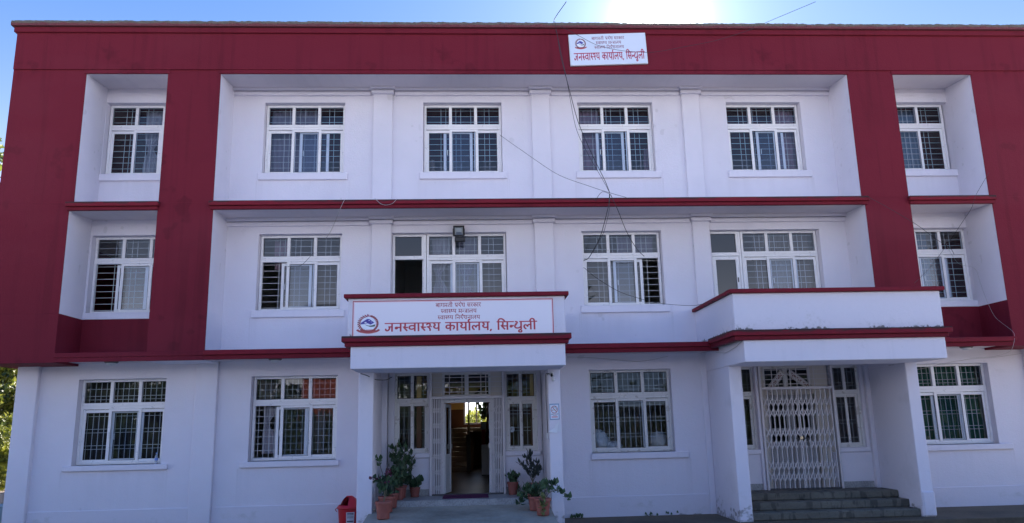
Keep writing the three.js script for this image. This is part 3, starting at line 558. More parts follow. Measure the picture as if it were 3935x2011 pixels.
// ------------------------------------------------------------------ lettering
// Devanagari letters as pen strokes: [advance, path]; the head stroke is y = 0, the foot y = 100
const GL = {
  aa: [36, 'M18,0 V100'], ba: [84, 'M66,0 V100 M66,40 C44,20 12,30 12,54 C12,78 44,82 66,58 M24,40 L58,66'], va: [84, 'M66,0 V100 M66,40 C44,20 12,30 12,54 C12,78 44,82 66,58'],
  ga: [84, 'M24,0 V58 C24,74 10,76 8,60 M64,0 V100'], ma: [88, 'M22,0 V62 M68,0 V100 M22,64 H68 M22,64 C8,62 6,82 20,80 C26,78 24,70 22,62'],
  ta: [80, 'M62,0 V100 M62,40 C36,34 14,42 14,62 C14,78 24,86 34,92'], ii: [44, 'M18,0 V100 M-24,-4 C-24,-46 18,-46 18,0'], i: [34, 'M16,0 V100 M16,0 C12,-50 60,-50 78,-4'],
  pra: [84, 'M20,0 V44 C20,66 50,70 62,56 M62,0 V100 M60,62 L26,88'], da: [76, 'M44,0 V20 C10,20 6,62 36,64 C54,64 56,44 42,46 M40,64 C54,72 60,84 62,100'],
  e: [0, 'M-30,-36 C-14,-32 -4,-16 -2,0'], sha: [96, 'M78,0 V100 M10,26 C6,2 46,-2 44,26 C42,46 18,54 10,44 M24,50 C40,58 50,76 50,98'],
  sa: [88, 'M70,0 V100 M26,0 V26 C26,48 10,52 10,40 M14,52 L46,94 M22,52 H70'], s: [54, 'M26,0 V26 C26,48 10,52 10,40 M14,52 L46,94 M22,52 H54'],
  ra: [60, 'M36,0 V26 C34,50 12,54 12,42 M16,54 L48,94'], ka: [100, 'M50,0 V100 M50,40 C28,22 8,36 10,54 C12,76 38,76 50,58 M50,46 C70,24 94,38 88,60 C86,72 80,78 74,80'],
  th: [50, 'M12,16 C22,2 36,16 26,26 C18,32 8,26 12,16 M24,28 C8,40 8,62 26,64 C40,66 48,58 50,48'], tq: [60, 'M10,26 C6,4 46,0 42,28 C40,46 18,54 10,44 M22,50 C36,58 46,78 40,98 M46,46 H58'], ya: [84, 'M66,0 V100 M14,8 C34,16 36,34 18,42 C20,72 52,74 66,56'],
  na: [80, 'M62,0 V100 M30,50 H62 M30,50 C18,42 8,52 14,64 C22,70 32,60 30,50'], n: [46, 'M26,50 H46 M28,50 C16,42 8,52 14,64 C22,70 30,60 28,50'],
  tra: [76, 'M58,0 V100 M14,46 H58 M54,52 L16,88'], la: [96, 'M78,0 V100 M78,44 C60,30 46,42 46,66 M46,62 C38,34 10,36 12,62 C14,80 24,88 34,90'],
  ja: [92, 'M70,0 V100 M34,42 H70 M44,42 C50,66 36,92 18,88 C8,84 8,72 10,64'], r: [0, 'M-18,0 C-34,-14 -30,-38 -8,-36'],
  dha: [90, 'M72,0 V100 M12,4 C30,-8 42,14 26,24 C18,28 14,34 24,38 C2,46 6,80 36,80 C54,80 66,68 72,56'], u: [0, 'M-20,98 C-50,104 -48,134 -22,128 C-8,124 -12,108 -22,112'],
  bha: [92, 'M72,0 V100 M14,12 C20,-2 36,4 30,22 V58 C30,74 12,72 14,60 M28,56 H72'], nh: [62, 'M14,0 V40 C14,64 44,64 44,40 M44,0 V44 C44,54 52,58 58,54'],
  dda: [72, 'M42,0 V18 C8,18 8,44 32,46 C62,50 60,88 32,90 C16,90 10,78 12,70'], pha: [102, 'M52,0 V100 M16,0 V40 C16,64 44,66 52,54 M52,48 C70,26 96,38 90,60 C88,74 80,80 72,80'],
  an: [0, 'M-36,-34 C-34,-14 -6,-14 -4,-34 M-21,-40 V-36'], tta: [70, 'M44,0 V16 C8,18 6,86 38,90 C54,90 60,80 62,72'], ',': [26, 'M14,86 V96 L6,112'],
};
const LINE = ['ba aa ga ma ta ii . pra da e sha . sa ra ka aa ra', 's va aa s th ya . ma n tra aa la ya', 's va aa s th ya . i na da e r sha na aa la ya', 'ja na s va aa s tq ya . ka aa ya aa r la ya , . i sa n dha u la ii', 'bha nh dda aa ra . pha aa an tta'].map((s) => s.split(' '));
function write(c, letters, x, y, w, h, weight, color, dy = 0) {   // head stroke at y, width w, letter height h
  const total = letters.reduce((s, k) => s + (k === '.' ? 46 : GL[k][0]), 0), sx = w / total, sy = h / 100;
  c.save(); c.translate(x, y); c.transform(sx, dy / total, 0, sy, 0, 0);
  c.strokeStyle = color; c.lineCap = 'butt'; c.lineJoin = 'round'; c.lineWidth = weight;
  let at = 0, from = 0;
  const head = (to) => { if (to > from) { c.save(); c.lineWidth = weight * 0.8; c.beginPath(); c.moveTo(from - 2, 0); c.lineTo(to + 2, 0); c.stroke(); c.restore(); } };
  for (const k of letters) {
    if (k === '.' || k === ',') head(at);
    if (k === '.') { at += 46; from = at; continue; }
    if (k === 'dha') { head(at); from = at + 56; }
    c.save(); c.translate(at, 0); c.stroke(new Path2D(GL[k][1])); c.restore();
    at += GL[k][0];
    if (k === ',') from = at;
  }
  head(at); c.restore();
}
function canvas(w, h, bg, draw) {
  const cv = document.createElement('canvas'); cv.width = w; cv.height = h;
  const c = cv.getContext('2d'); c.fillStyle = bg; c.fillRect(0, 0, w, h); draw(c, w, h);
  const t = new THREE.CanvasTexture(cv); t.colorSpace = THREE.SRGBColorSpace; return t;
}
function emblem(c, x, y, rx, ry, red = '#9b3038') {     // a wreath round a mountain, hills and a pale map, over a ribbon
  c.save(); c.translate(x, y); c.scale(rx / 100, ry / 100);
  c.fillStyle = '#e9edf6'; c.beginPath(); c.ellipse(0, -8, 64, 66, 0, 0, 7); c.fill();
  for (let i = 0; i < 26; i++) {                        // the wreath's leaves
    const s = i % 2 ? 1 : -1, t = Math.PI * (0.56 + 0.86 * ((i >> 1) / 12)), px = s * Math.cos(t) * 76 * -1, py = Math.sin(t) * -1 * 74 * -1 - 6;
    c.save(); c.translate(px, -py - 12); c.rotate(Math.atan2(-py, px) + s * 0.9); c.fillStyle = i % 4 < 2 ? red : '#7d2a30';
    c.beginPath(); c.ellipse(7, 0, 17, 5.5, 0.3, 0, 7); c.fill(); c.restore();
  }
  c.strokeStyle = red; c.lineWidth = 5; c.beginPath(); c.ellipse(0, -8, 74, 74, 0, 0.15, Math.PI - 0.15); c.stroke();
  c.lineWidth = 4; c.beginPath(); c.ellipse(0, -8, 68, 68, 0, Math.PI * 0.93, Math.PI * 1.42); c.stroke(); c.beginPath(); c.ellipse(0, -8, 68, 68, 0, Math.PI * 1.58, Math.PI * 2.07); c.stroke();
  const shape = (col, d) => { c.fillStyle = col; c.fill(new Path2D(d)); };
  shape('#3b3295', 'M-66,-12 L-10,-52 L8,-52 L52,-14 L40,-8 L20,4 L-6,-10 L-38,-2 L-60,0 Z');
  shape('#e8e9f4', 'M-34,-18 L-18,-24 L-12,-14 L-30,-8 Z'); shape('#cfd2ee', 'M0,-40 L12,-44 L14,-34 L4,-32 Z'); shape('#cfd2ee', 'M20,-24 L28,-26 L28,-16 Z');
  shape('#34503f', 'M-34,-4 C-10,14 10,24 58,2 L58,22 L20,28 L-14,14 Z');
  shape('#f1f5fb', 'M-60,10 L-46,-2 L-36,2 L-6,20 L24,28 L50,30 L48,50 L20,48 L-8,44 L-40,32 L-58,20 Z');
  shape('#e7c2c8', 'M-20,52 L34,48 L28,66 L0,72 L-18,64 Z');
  shape(red, 'M-66,44 C-30,66 30,66 66,44 L62,66 C30,92 -30,92 -62,66 Z');
  shape('#b2454a', 'M-102,58 L-86,48 C-60,80 60,80 86,48 L102,58 C70,104 -70,104 -102,58 Z');
  c.strokeStyle = '#d99a96'; c.lineWidth = 3; c.beginPath(); c.moveTo(-62, 80); c.quadraticCurveTo(0, 106, 62, 80); c.stroke();
  shape('#a03a50', 'M-10,-100 L12,-90 L0,-88 L12,-76 L-8,-76 Z'); c.strokeStyle = '#3a3280'; c.lineWidth = 2; c.stroke(new Path2D('M-10,-102 V-72'));
  c.restore();
}
const flat = (t, rough = 0.5) => std({ map: t, roughness: rough });
const face = (w, h, z = 0) => new THREE.PlaneGeometry(w, h).translate(0, 0, z);

// the big board on the porch parapet
{
  const t = canvas(2048, 364, '#efe9ee', (c) => {
    c.strokeStyle = '#b03a45'; c.lineWidth = 9; c.strokeRect(8, 7, 2031, 380); c.strokeStyle = '#e9a9b0'; c.lineWidth = 4; c.strokeRect(18, 17, 2011, 380);
    write(c, LINE[0], 842, 38, 462, 40, 13.5, '#a01f30'); write(c, LINE[1], 894, 102, 364, 38, 13.5, '#a01f30'); write(c, LINE[2], 862, 168, 430, 38, 13.5, '#a01f30');
    const main = (w, col) => write(c, LINE[3], 330, 240, 1542, 84, w, col); main(20, '#e6c3cb'); main(14.5, '#b3162c');
    emblem(c, 163, 244, 118, 104);
  });
  const s = thing('sign_board', 'long white office board with red lettering and crest on the entrance balcony', 'sign', [-0.345, 3.478, 1.503]);
  part('board', box(-1.82, 1.82, 0, 0.645, 0, 0.02, 0.003), M.plasticWhite, s);
  part('printed_face', face(3.632, 0.637, 0.0215).translate(0, 0.3225, 0), flat(t, 0.35), s);
}
// the board on the roof beam
{
  const t = canvas(1024, 443, '#dce3ee', (c) => {
    write(c, LINE[0], 300, 42, 440, 40, 13, '#7d2440'); write(c, LINE[1], 354, 108, 340, 40, 13, '#7d2440'); write(c, LINE[2], 330, 174, 396, 40, 13, '#7d2440');
    const main = (w, col) => write(c, LINE[3], 48, 276, 948, 102, w, col); main(20, '#ecc6d2'); main(14, '#a3143c');
    emblem(c, 148, 136, 80, 84, '#7a4a4a');
  });
  const s = thing('sign_board', 'smaller white office board with red lettering fixed high on the roof beam', 'sign', [3.0, 9.805, 0.032]);
  s.rotation.z = 0.034;
  part('board', box(-0.845, 0.845, -0.365, 0.365, 0, 0.05, 0.005), M.plasticWhite, s);
  part('printed_face', face(1.67, 0.71, 0.0515), flat(t, 0.35), s);
  for (const x of [-0.6, 0.6]) part('bracket', box(x - 0.02, x + 0.02, 0.36, 0.4, 0.0, 0.03), M.gateDark, s);
}
// the two slanting name boards over the closed gate
for (const [a, b, label, flip] of [[[6.3, 2.47], [6.62, 2.84], 'left of two slanting lettered boards above the closed lattice gate', 1], [[6.79, 2.84], [7.22, 2.5], 'right of two slanting lettered boards above the closed lattice gate', 1]]) {
  const t = canvas(512, 128, '#c9c4c0', (c) => { c.strokeStyle = '#8c8580'; c.lineWidth = 8; c.strokeRect(10, 10, 492, 108); write(c, LINE[4], 46, 44, 420, 52, 16, '#6b1420'); });
  const s = thing('name_board', label, 'sign', [(a[0] + b[0]) / 2, (a[1] + b[1]) / 2, -1.045]), L = Math.hypot(b[0] - a[0], b[1] - a[1]) + 0.06;
  s.rotation.z = Math.atan2(b[1] - a[1], b[0] - a[0]);
  part('board', box(-L / 2, L / 2, -0.068, 0.068, -0.008, 0.008, 0.003), M.cream, s);
  part('printed_face', face(L - 0.01, 0.13, 0.0095), flat(t), s);
}
// no-smoking notice and torn paper on the porch column
{
  const t = canvas(256, 384, '#7f9fc0', (c) => {
    c.fillStyle = '#e4e8f2'; c.fillRect(20, 26, 216, 336);
    c.strokeStyle = '#a3242e'; c.lineWidth = 12; c.beginPath(); c.arc(128, 140, 84, 0, 7); c.stroke();
    c.fillStyle = '#202028'; c.fillRect(66, 146, 30, 14); c.fillStyle = '#e8d8b0'; c.fillRect(98, 146, 74, 14);
    c.strokeStyle = '#202028'; c.lineWidth = 9; c.stroke(new Path2D('M128,70 C96,84 122,112 134,96 M146,74 C184,80 160,118 190,128 C200,140 176,140 186,156'));
    c.strokeStyle = '#a3242e'; c.lineWidth = 12; c.beginPath(); c.moveTo(70, 80); c.lineTo(186, 200); c.stroke();
    write(c, LINE[1].slice(0, 6), 36, 244, 76, 16, 18, '#2a2330'); write(c, LINE[0].slice(7, 11), 122, 244, 42, 16, 18, '#b8303a'); write(c, LINE[0].slice(12), 174, 244, 56, 16, 18, '#2a2330');
    write(c, LINE[4], 84, 276, 96, 12, 18, '#444050');
    c.fillStyle = '#e3b2b8'; c.fillRect(48, 300, 160, 34); c.strokeStyle = '#c98a92'; c.lineWidth = 3; for (let i = 0; i < 3; i++) { c.beginPath(); c.moveTo(54, 306 + i * 11); c.lineTo(202, 306 + i * 11); c.stroke(); }
  });
  const s = thing('notice_board', 'blue edged no smoking notice on the right entrance column', 'notice', [1.528, 2.1, 0.501]);
  s.rotation.z = 0.02;
  part('board', box(-0.095, 0.095, -0.152, 0.152, 0, 0.008, 0.002), M.plasticWhite, s);
  part('printed_face', face(0.186, 0.3, 0.0095), flat(t), s);
  const pos = [], uv = [], q = (...p) => { for (const [x, y, z] of p) { pos.push(x, y, z); uv.push(x, y); } };
  q([-0.13, -0.03, 0.02], [0.04, -0.06, 0.03], [-0.02, 0.03, 0.004], [0.04, -0.06, 0.03], [0.06, 0.05, 0.006], [-0.02, 0.03, 0.004], [0.04, -0.06, 0.03], [0.09, 0.17, 0.002], [0.06, 0.05, 0.006], [-0.02, 0.03, 0.004], [0.06, 0.05, 0.006], [0.09, 0.17, 0.002], [0.05, -0.03, 0.002], [0.122, -0.028, 0.002], [0.1, 0.16, 0.0015]);
  single('torn_paper', 'torn white paper folded over on the entrance column below the notice', 'paper', geo(pos, uv), M.paper).position.set(1.525, 1.76, 0.502);
}
// bulb and holder, switch box with its cable
{
  const s = thing('light_bulb', 'white light bulb in an angled holder at the top of the entrance column', 'lamp', [1.495, 2.81, 0.5]);
  part('base', lathe([[0, 0], [0.045, 0], [0.045, 0.015], [0.03, 0.03], [0, 0.032]]).rotateX(Math.PI / 2), M.plasticWhite, s);
  part('holder', lathe([[0, 0], [0.022, 0], [0.024, 0.05], [0.018, 0.06], [0, 0.06]], 16).rotateX(Math.PI * 0.78).translate(0, 0, 0.03), M.black, s);
  part('glass', lathe([[0, 0], [0.014, 0.0], [0.018, 0.02], [0.034, 0.055], [0.036, 0.075], [0.026, 0.1], [0.0, 0.108]], 18).rotateX(Math.PI * 0.86).translate(0.02, -0.045, 0.065), M.plasticWhite, s);
  part('hook', tube([[-0.09, -0.02, 0.01], [-0.06, 0.005, 0.02], [-0.03, 0, 0.03]], 0.005), M.black, s);
  const b = thing('switch_box', 'small white switch box at the end of a cable beside the entrance column', 'switch', [1.405, 1.65, 0.24]);
  part('case', box(-0.02, 0.012, -0.055, 0.055, -0.035, 0.035, 0.008), M.plasticWhite, b);
  part('cable', tube([[0.005, 0.05, 0], [0.006, 0.4, -0.01], [-0.002, 0.7, 0.008], [0.004, 1.12, 0.0], [0.0, 1.17, 0.1], [-0.008, 1.175, 0.24], [0.03, 1.17, 0.275], [0.08, 1.165, 0.27]], 0.006, 60), M.cable, b);
}
// floodlight above the second-floor window
{
  const s = thing('floodlight', 'black square floodlight above the window over the entrance balcony', 'floodlight', [-0.282, 6.13, D0 + 0.03]);
  const h = group('housing', s); h.rotation.x = 0.28; h.position.set(0, -0.02, 0.1);
  part('case', [...ringBars(-0.12, 0.12, -0.225, 0.005, 0.034, -0.02, 0.045), box(-0.1, 0.1, -0.2, -0.02, -0.075, -0.02, 0.02)], M.black, h);
  const pos = [], uv = [], R = [[-0.093, -0.198], [0.093, -0.198], [0.093, -0.022], [-0.093, -0.022]], r = [[-0.055, -0.13], [0.055, -0.13], [0.055, -0.045], [-0.055, -0.045]];
  for (let i = 0; i < 4; i++) { const j = (i + 1) % 4; poly(pos, uv, [new THREE.Vector3(...R[i], 0.038), new THREE.Vector3(...R[j], 0.038), new THREE.Vector3(...r[j], 0.0), new THREE.Vector3(...r[i], 0.0)], new THREE.Vector3(0, -0.11, -0.2)); }
  poly(pos, uv, r.map((p) => new THREE.Vector3(...p, 0)), new THREE.Vector3(0, -0.11, -0.2));
  part('reflector', geo(pos, uv), M.steel, h);
  part('cover', new THREE.PlaneGeometry(0.19, 0.18).translate(0, -0.11, 0.042), M.glass, h);
  part('bracket', [box(-0.13, -0.118, -0.2, -0.08, -0.02, 0.11, 0.003), box(0.118, 0.13, -0.2, -0.08, -0.02, 0.11, 0.003), box(-0.13, 0.13, -0.205, -0.19, -0.03, -0.015, 0.003)], M.black, s);
  part('driver_box', box(-0.09, 0.13, -0.36, -0.27, -0.02, 0.1, 0.01), M.black, s);
}
// ceiling lamps under the overhang
[[-7.23, 'left'], [-4.0, 'middle'], [10.43, 'right']].forEach(([x, w]) => {
  const s = thing('ceiling_lamp', `${{ left: 'round bulkhead lamp under the overhang above the curtained leftmost window', middle: 'round bulkhead lamp under the overhang left of the entrance porch', right: 'round bulkhead lamp under the overhang right of the side porch' }[w]}`, 'lamp', [x, 3.29, -0.5], 'bulkhead lamps under the overhang');
  part('base', lathe([[0, 0], [0.13, 0], [0.13, -0.02], [0.11, -0.035], [0, -0.035]]), M.gateDark, s);
  part('diffuser', lathe([[0.09, -0.034], [0.085, -0.06], [0.05, -0.08], [0, -0.086]]), M.plasticWhite, s);
});
// padlock and bottle
{
  const s = thing('padlock', 'brass padlock hanging on the closed lattice gate', 'padlock', [6.87, 1.5, -0.935]);
  part('body', box(-0.034, 0.034, -0.06, 0.005, -0.014, 0.014, 0.006), std({ color: lin(0.75, 0.65, 0.5), roughness: 0.25, metalness: 0.8 }), s);
  part('shackle', tube([[-0.02, 0.0, 0], [-0.02, 0.035, 0], [0, 0.052, 0], [0.02, 0.035, 0], [0.02, 0, 0]], 0.0045), M.steel, s);
  const b = thing('water_bottle', 'clear plastic water bottle on the leftmost ground floor sill', 'bottle', [-6.4, S[0] + 0.001, D0 - 0.02]);
  part('body', lathe([[0, 0], [0.03, 0], [0.032, 0.02], [0.03, 0.07], [0.032, 0.12], [0.028, 0.15], [0.013, 0.185], [0.013, 0.2]]), new THREE.MeshPhysicalMaterial({ color: 0xdfe8f2, roughness: 0.15, transmission: 0.7, thickness: 0, side: THREE.DoubleSide }), b);
  part('wrapper', lathe([[0.0335, 0.07], [0.0335, 0.12]]), std({ color: lin(0.1, 0.2, 0.5), roughness: 0.4, side: THREE.DoubleSide }), b);
  part('cap', lathe([[0, 0.222], [0.014, 0.222], [0.015, 0.198], [0, 0.198]]), std({ color: lin(0.2, 0.35, 0.65), roughness: 0.4 }), b);
}
// door mat
single('door_mat', 'dark purple door mat in front of the open entrance', 'mat', [box(-0.63, 0.27, 0.5005, 0.515, -0.9, -0.22, 0.006), ...Array.from({ length: 22 }, (_, i) => box(-0.62, 0.26, 0.515, 0.519, -0.885 + i * 0.03, -0.868 + i * 0.03))], std({ color: lin(0.07, 0.008, 0.05), roughness: 0.95 }));
// hallway things
{
  const t = canvas(128, 256, '#8c1620', (c) => { for (let i = 0; i < 4; i++) { c.fillStyle = '#d5906a'; c.beginPath(); c.arc(64, 36 + i * 60, 20, 0, 7); c.fill(); c.fillStyle = '#8c1620'; c.fillRect(54, 30 + i * 60, 20, 12); } });
  const s = thing('wall_banner', 'narrow red hanging banner with pale motifs inside the hallway', 'banner', [0.265, 1.34, -7]);
  part('cloth', box(-0.055, 0.055, 0, 0.42, -0.004, 0.004), flat(t, 0.8), s); part('rod', box(-0.06, 0.06, 0.418, 0.43, -0.008, 0.008), M.gateDark, s);
  const u = canvas(128, 256, '#cfcfd4', (c) => { c.fillStyle = '#4a4a78'; for (const [x, y] of [[90, 90], [50, 130], [90, 170], [120, 130], [50, 200]]) { c.save(); c.translate(x, y); c.rotate(0.785); c.fillRect(-20, -20, 40, 40); c.restore(); } c.fillStyle = '#c25a78'; c.fillRect(40, 24, 60, 22); });
  const b = thing('display_stand', 'white printed display stand on the hallway floor', 'stand', [0.3, 0.5, -7]);
  part('panel', box(-0.1, 0.12, 0.03, 0.85, -0.03, 0.03, 0.004), flat(u, 0.6), b); part('foot', box(-0.1, 0.12, 0, 0.03, -0.1, 0.1), M.gateDark, b);
  const v = canvas(128, 128, '#b9bec2', (c) => { c.fillStyle = '#30333a'; c.fillRect(30, 40, 40, 14); c.fillRect(44, 74, 54, 14); });
  const n = thing('wall_notice', 'pale notice hanging above the red banner in the hallway', 'notice', [0.275, 1.77, -7]);
  part('board', box(-0.075, 0.075, 0, 0.2, -0.008, 0.008), flat(v, 0.7), n); part('rim', ringBars(-0.08, 0.08, -0.005, 0.205, 0.008, -0.01, 0.012), M.gateDark, n);
}
// dustbin half hidden by the entrance column
{
  const s = thing('dustbin', 'red plastic swing-lid dustbin behind the left entrance column', 'bin', [-2.44, -0.02, -0.42]);
  part('body', lathe([[0, 0], [0.17, 0], [0.185, 0.02], [0.215, 0.37], [0.215, 0.38]], 40), M.bin, s);
  part('rim', lathe([[0.212, 0.375], [0.232, 0.372], [0.238, 0.39], [0.232, 0.412], [0.21, 0.415]], 40), M.bin, s);
  // hood: a dome cut by a slanting mouth, with the flap inside it
  const pos = [], uv = [], N = 40, ring = (k, a) => { const f = k / 8, r = 0.222 * (1 - f) + 0.05 * f, ridge = 0.2 * f; return new THREE.Vector3(Math.cos(a) * (r + 0.06 * f * (1 - f)), 0.41 + ridge + 0.02 * Math.sin(f * 3.14), Math.sin(a) * r * (1 - 0.3 * f)); };
  for (let k = 0; k < 8; k++) for (let i = 0; i < N; i++) {
    const a = (i / N) * 6.2832, b = ((i + 1) / N) * 6.2832, m = (a + b) / 2;
    if (k > 0 && k < 7 && m > 1.5 && m < 3.6) continue;                // the mouth
    poly(pos, uv, [ring(k, a), ring(k, b), ring(k + 1, b), ring(k + 1, a)], new THREE.Vector3(0, 0.45, 0));
  }
  poly(pos, uv, Array.from({ length: N }, (_, i) => ring(8, (i / N) * 6.2832)), new THREE.Vector3(0, 0.3, 0));
  part('hood', geo(pos, uv), new THREE.MeshStandardMaterial({ color: lin(0.5, 0.012, 0.03), roughness: 0.35, side: THREE.DoubleSide }), s);
  part('flap', bar([-0.15, 0.44, 0.02], [0.0, 0.585, 0.02], 0.2, 0.01, [0.7, -0.6, 0]), M.binInShade, s);  // darker copy of the bin red paints the shade inside the mouth
  part('handle', [tube([[-0.236, 0.39, 0.02], [-0.262, 0.36, 0.03], [-0.23, 0.32, 0.04]], 0.008), tube([[0.236, 0.39, 0.02], [0.262, 0.36, 0.03], [0.23, 0.32, 0.04]], 0.008)], M.bin, s);
  const t = canvas(128, 192, '#c8c8d0', (c) => { c.fillStyle = '#2a2a3c'; for (const [y, h] of [[16, 14], [40, 10], [70, 5], [84, 5], [98, 5], [150, 20]]) c.fillRect(12, y, 104, h); });
  const g = new THREE.CylinderGeometry(0.213, 0.199, 0.2, 10, 1, true, -0.12, 0.75); g.translate(0, 0.22, 0);
  part('sticker', g, new THREE.MeshStandardMaterial({ map: t, roughness: 0.4, side: THREE.DoubleSide }), s);
}

// ------------------------------------------------------------------ curtains and things behind the panes
const cloth = (r, g, b) => new THREE.MeshPhysicalMaterial({ color: lin(r, g, b), roughness: 0.95, transmission: 0.35, thickness: 0, side: THREE.DoubleSide });
const CL = { white: cloth(0.5, 0.46, 0.5), pink: cloth(0.42, 0.27, 0.33), grey: cloth(0.3, 0.26, 0.33), beige: cloth(0.24, 0.2, 0.17), brown: cloth(0.05, 0.036, 0.036), green: cloth(0.02, 0.13, 0.09), teal: cloth(0.16, 0.24, 0.32) };
function curtain(label, x0, x1, y0, y1, mat, pinch = 0, z = -1.36) {
  const nx = Math.ceil((x1 - x0) / 0.018), ny = 14, g = new THREE.PlaneGeometry(x1 - x0, y1 - y0, nx, ny), p = g.attributes.position, w = (x1 - x0) / 2, ph = rnd() * 6;
  for (let i = 0; i < p.count; i++) {
    const x = p.getX(i), y = p.getY(i), f = (y - (y0 - y1) / 2) / (y1 - y0), k = pinch ? 1 - 0.72 * Math.exp(-Math.pow((f - pinch) / 0.14, 2)) : 1;
    p.setX(i, (x + w) * k - w + (pinch ? (1 - k) * w * 0.6 : 0) + 0.01 * Math.sin(y * 9 + x * 14));
    p.setZ(i, 0.025 * Math.sin(x * 62 + ph + 0.8 * Math.sin(y * 3)) + 0.012 * Math.sin(x * 131 + y * 2) + (pinch ? (1 - k) * 0.06 : 0));
  }
  g.computeVertexNormals();
  const m = single('curtain', label, 'curtain', g, mat, 'curtains hanging behind the windows'); m.position.set((x0 + x1) / 2, (y0 + y1) / 2, z); return m;
}
const T3 = [7.4, 8.97], T2 = [4.38, 5.96], TG = [1.3, 2.93];
curtain('white knotted curtain behind the top floor corner window on the left', -7.3, -6.85, ...T3, CL.white, 0.42);
curtain('greyish curtain across the top floor window above the brick-reflecting one', -4.5, -3.48, ...T3, CL.grey);
curtain('short pale curtain behind the top floor window under the left of the roof sign', 2.45, 2.98, ...T3, CL.pink);
curtain('narrow pink curtain at the right edge of the top floor window below the roof sign', 3.98, 4.13, T3[0], 8.05, CL.pink);
curtain('small brown curtain end low in the second large top floor window', -1.0, -0.84, T3[0], 7.8, CL.beige);
curtain('pink curtain behind the right lights of the fourth large top floor window', 7.08, 7.56, ...T3, CL.pink);
curtain('pale bluish curtain behind the top floor corner window on the right', 10.1, 10.52, ...T3, CL.teal);
curtain('gathered pale curtain high in the second floor window over the red reflections', -4.32, -4.0, 5.3, 5.96, CL.pink);
curtain('white bunched curtain at the right edge of the second floor window over the red reflections', -2.98, -2.8, 4.7, 5.5, CL.white, 0.5);
curtain('pale curtain tied to the left behind the window over the entrance balcony', -0.88, -0.5, ...T2, CL.white, 0.45);
curtain('pale curtain behind the middle of the window over the entrance balcony', -0.3, 0.1, ...T2, CL.grey, 0.4);
curtain('pale curtain behind the upper right lights of the window with the open sash', 3.25, 4.05, 5.5, 5.96, CL.grey);
curtain('long beige curtain behind the window above the side porch balcony', 6.35, 7.65, ...T2, CL.beige);
curtain('pale curtain in the right corner window of the second floor', 9.6, 10.4, ...T2, CL.teal);
curtain('dark brown curtain closed across the leftmost ground floor window', -8.02, -6.33, ...TG, CL.brown);
curtain('beige curtain at the left of the ground floor window beside the red bin', -4.52, -4.2, 2.35, 2.93, CL.beige);
curtain('white knotted curtain in the open light of the window beside the red bin', -4.42, -4.15, 1.4, 2.36, CL.white, 0.62);
curtain('pale strip of curtain at the right of the window beside the red bin', -3.32, -3.12, 1.4, 2.36, CL.beige);
curtain('deep green curtain closed across the rightmost ground floor window', 9.44, 11.12, ...TG, CL.green);
function sack(label, x, y, z, r, sy, mat) {
  const g = new THREE.SphereGeometry(r, 22, 16), p = g.attributes.position;
  for (let i = 0; i < p.count; i++) { const d = 0.82 + 0.4 * fbm((p.getX(i) / r + 2) / 4, (p.getY(i) / r + p.getZ(i) / r + 4) / 8, 12, 12, 3, Math.round(x * 10)); p.setXYZ(i, p.getX(i) * d, p.getY(i) * d * sy, p.getZ(i) * d); }
  g.computeVertexNormals(); const m = single('plastic_sack', label, 'sack', g, mat, 'white sacks behind the window right of the entrance'); m.position.set(x, y, z);
}
sack('tall white plastic sack at the left behind the window right of the entrance', 2.68, 1.5, -1.5, 0.2, 1.1, M.plasticWhite);
sack('low white plastic sack in the left light of the window right of the entrance', 2.98, 1.38, -1.48, 0.18, 0.6, M.plasticWhite);
sack('pale sack at the right behind the window right of the entrance', 3.96, 1.45, -1.5, 0.2, 1.0, M.cream);
{
  const s = thing('wall_clock', 'round white dial hanging behind the pane right of the entrance', 'clock', [0.79, 1.78, -1.175]);
  part('dial', lathe([[0, 0], [0.055, 0], [0.06, 0.006], [0.055, 0.014], [0, 0.014]], 32).rotateX(Math.PI / 2), M.plasticWhite, s);
  part('hand', [box(-0.004, 0.004, 0, 0.035, 0.0145, 0.017), box(-0.022, 0, -0.004, 0.004, 0.0145, 0.017)], M.black, s);
}

// ------------------------------------------------------------------ cables
const cab = (label, pts, r = 0.008, mat = M.cable) => single('cable', label, 'cable', tube(pts, r, pts.length * 7, 5), mat);
cab('black cable rising from the roof edge and hanging down past the sign to the knot', [[1.72, 9.2, 3], [1.83, 10.43, 0.15], [1.89, 10.10, 0.16], [1.95, 9.56, 0.2], [2.12, 8.65, 0.25], [2.26, 8.03, 0.25], [2.52, 7.32, 0.25], [2.76, 6.76, 0.25], [2.85, 6.51, 0.22]], 0.0075);
cab('thin black cable hanging beside the thicker one left of the roof sign', [[1.85, 10.42, 0.15], [1.88, 10.16, 0.17], [2.04, 8.99, 0.3], [2.19, 7.92, 0.3], [2.43, 7.31, 0.3], [2.7, 6.79, 0.28], [2.85, 6.51, 0.22]], 0.005);
cab('grey cable running from the second top floor window down to the knot of cables', [[0.65, 8.22, -0.9], [1.01, 7.82, -0.6], [1.81, 7.07, -0.2], [2.44, 6.7, 0.1], [2.85, 6.52, 0.2], [3.21, 6.44, 0.12]], 0.0045);
cab('small looped cable end left of the knot above the middle ledge', [[2.85, 6.5, 0.2], [2.7, 6.54, 0.2], [2.59, 6.42, 0.18], [2.56, 6.36, 0.14]], 0.005);
cab('black cable dropping from the knot to the left corner of the window below', [[2.85, 6.5, 0.2], [2.81, 6.22, 0.2], [2.65, 5.66, 0.1], [2.58, 5.48, -0.4], [2.53, 5.39, -0.95], [2.44, 5.36, -1.05]], 0.008);
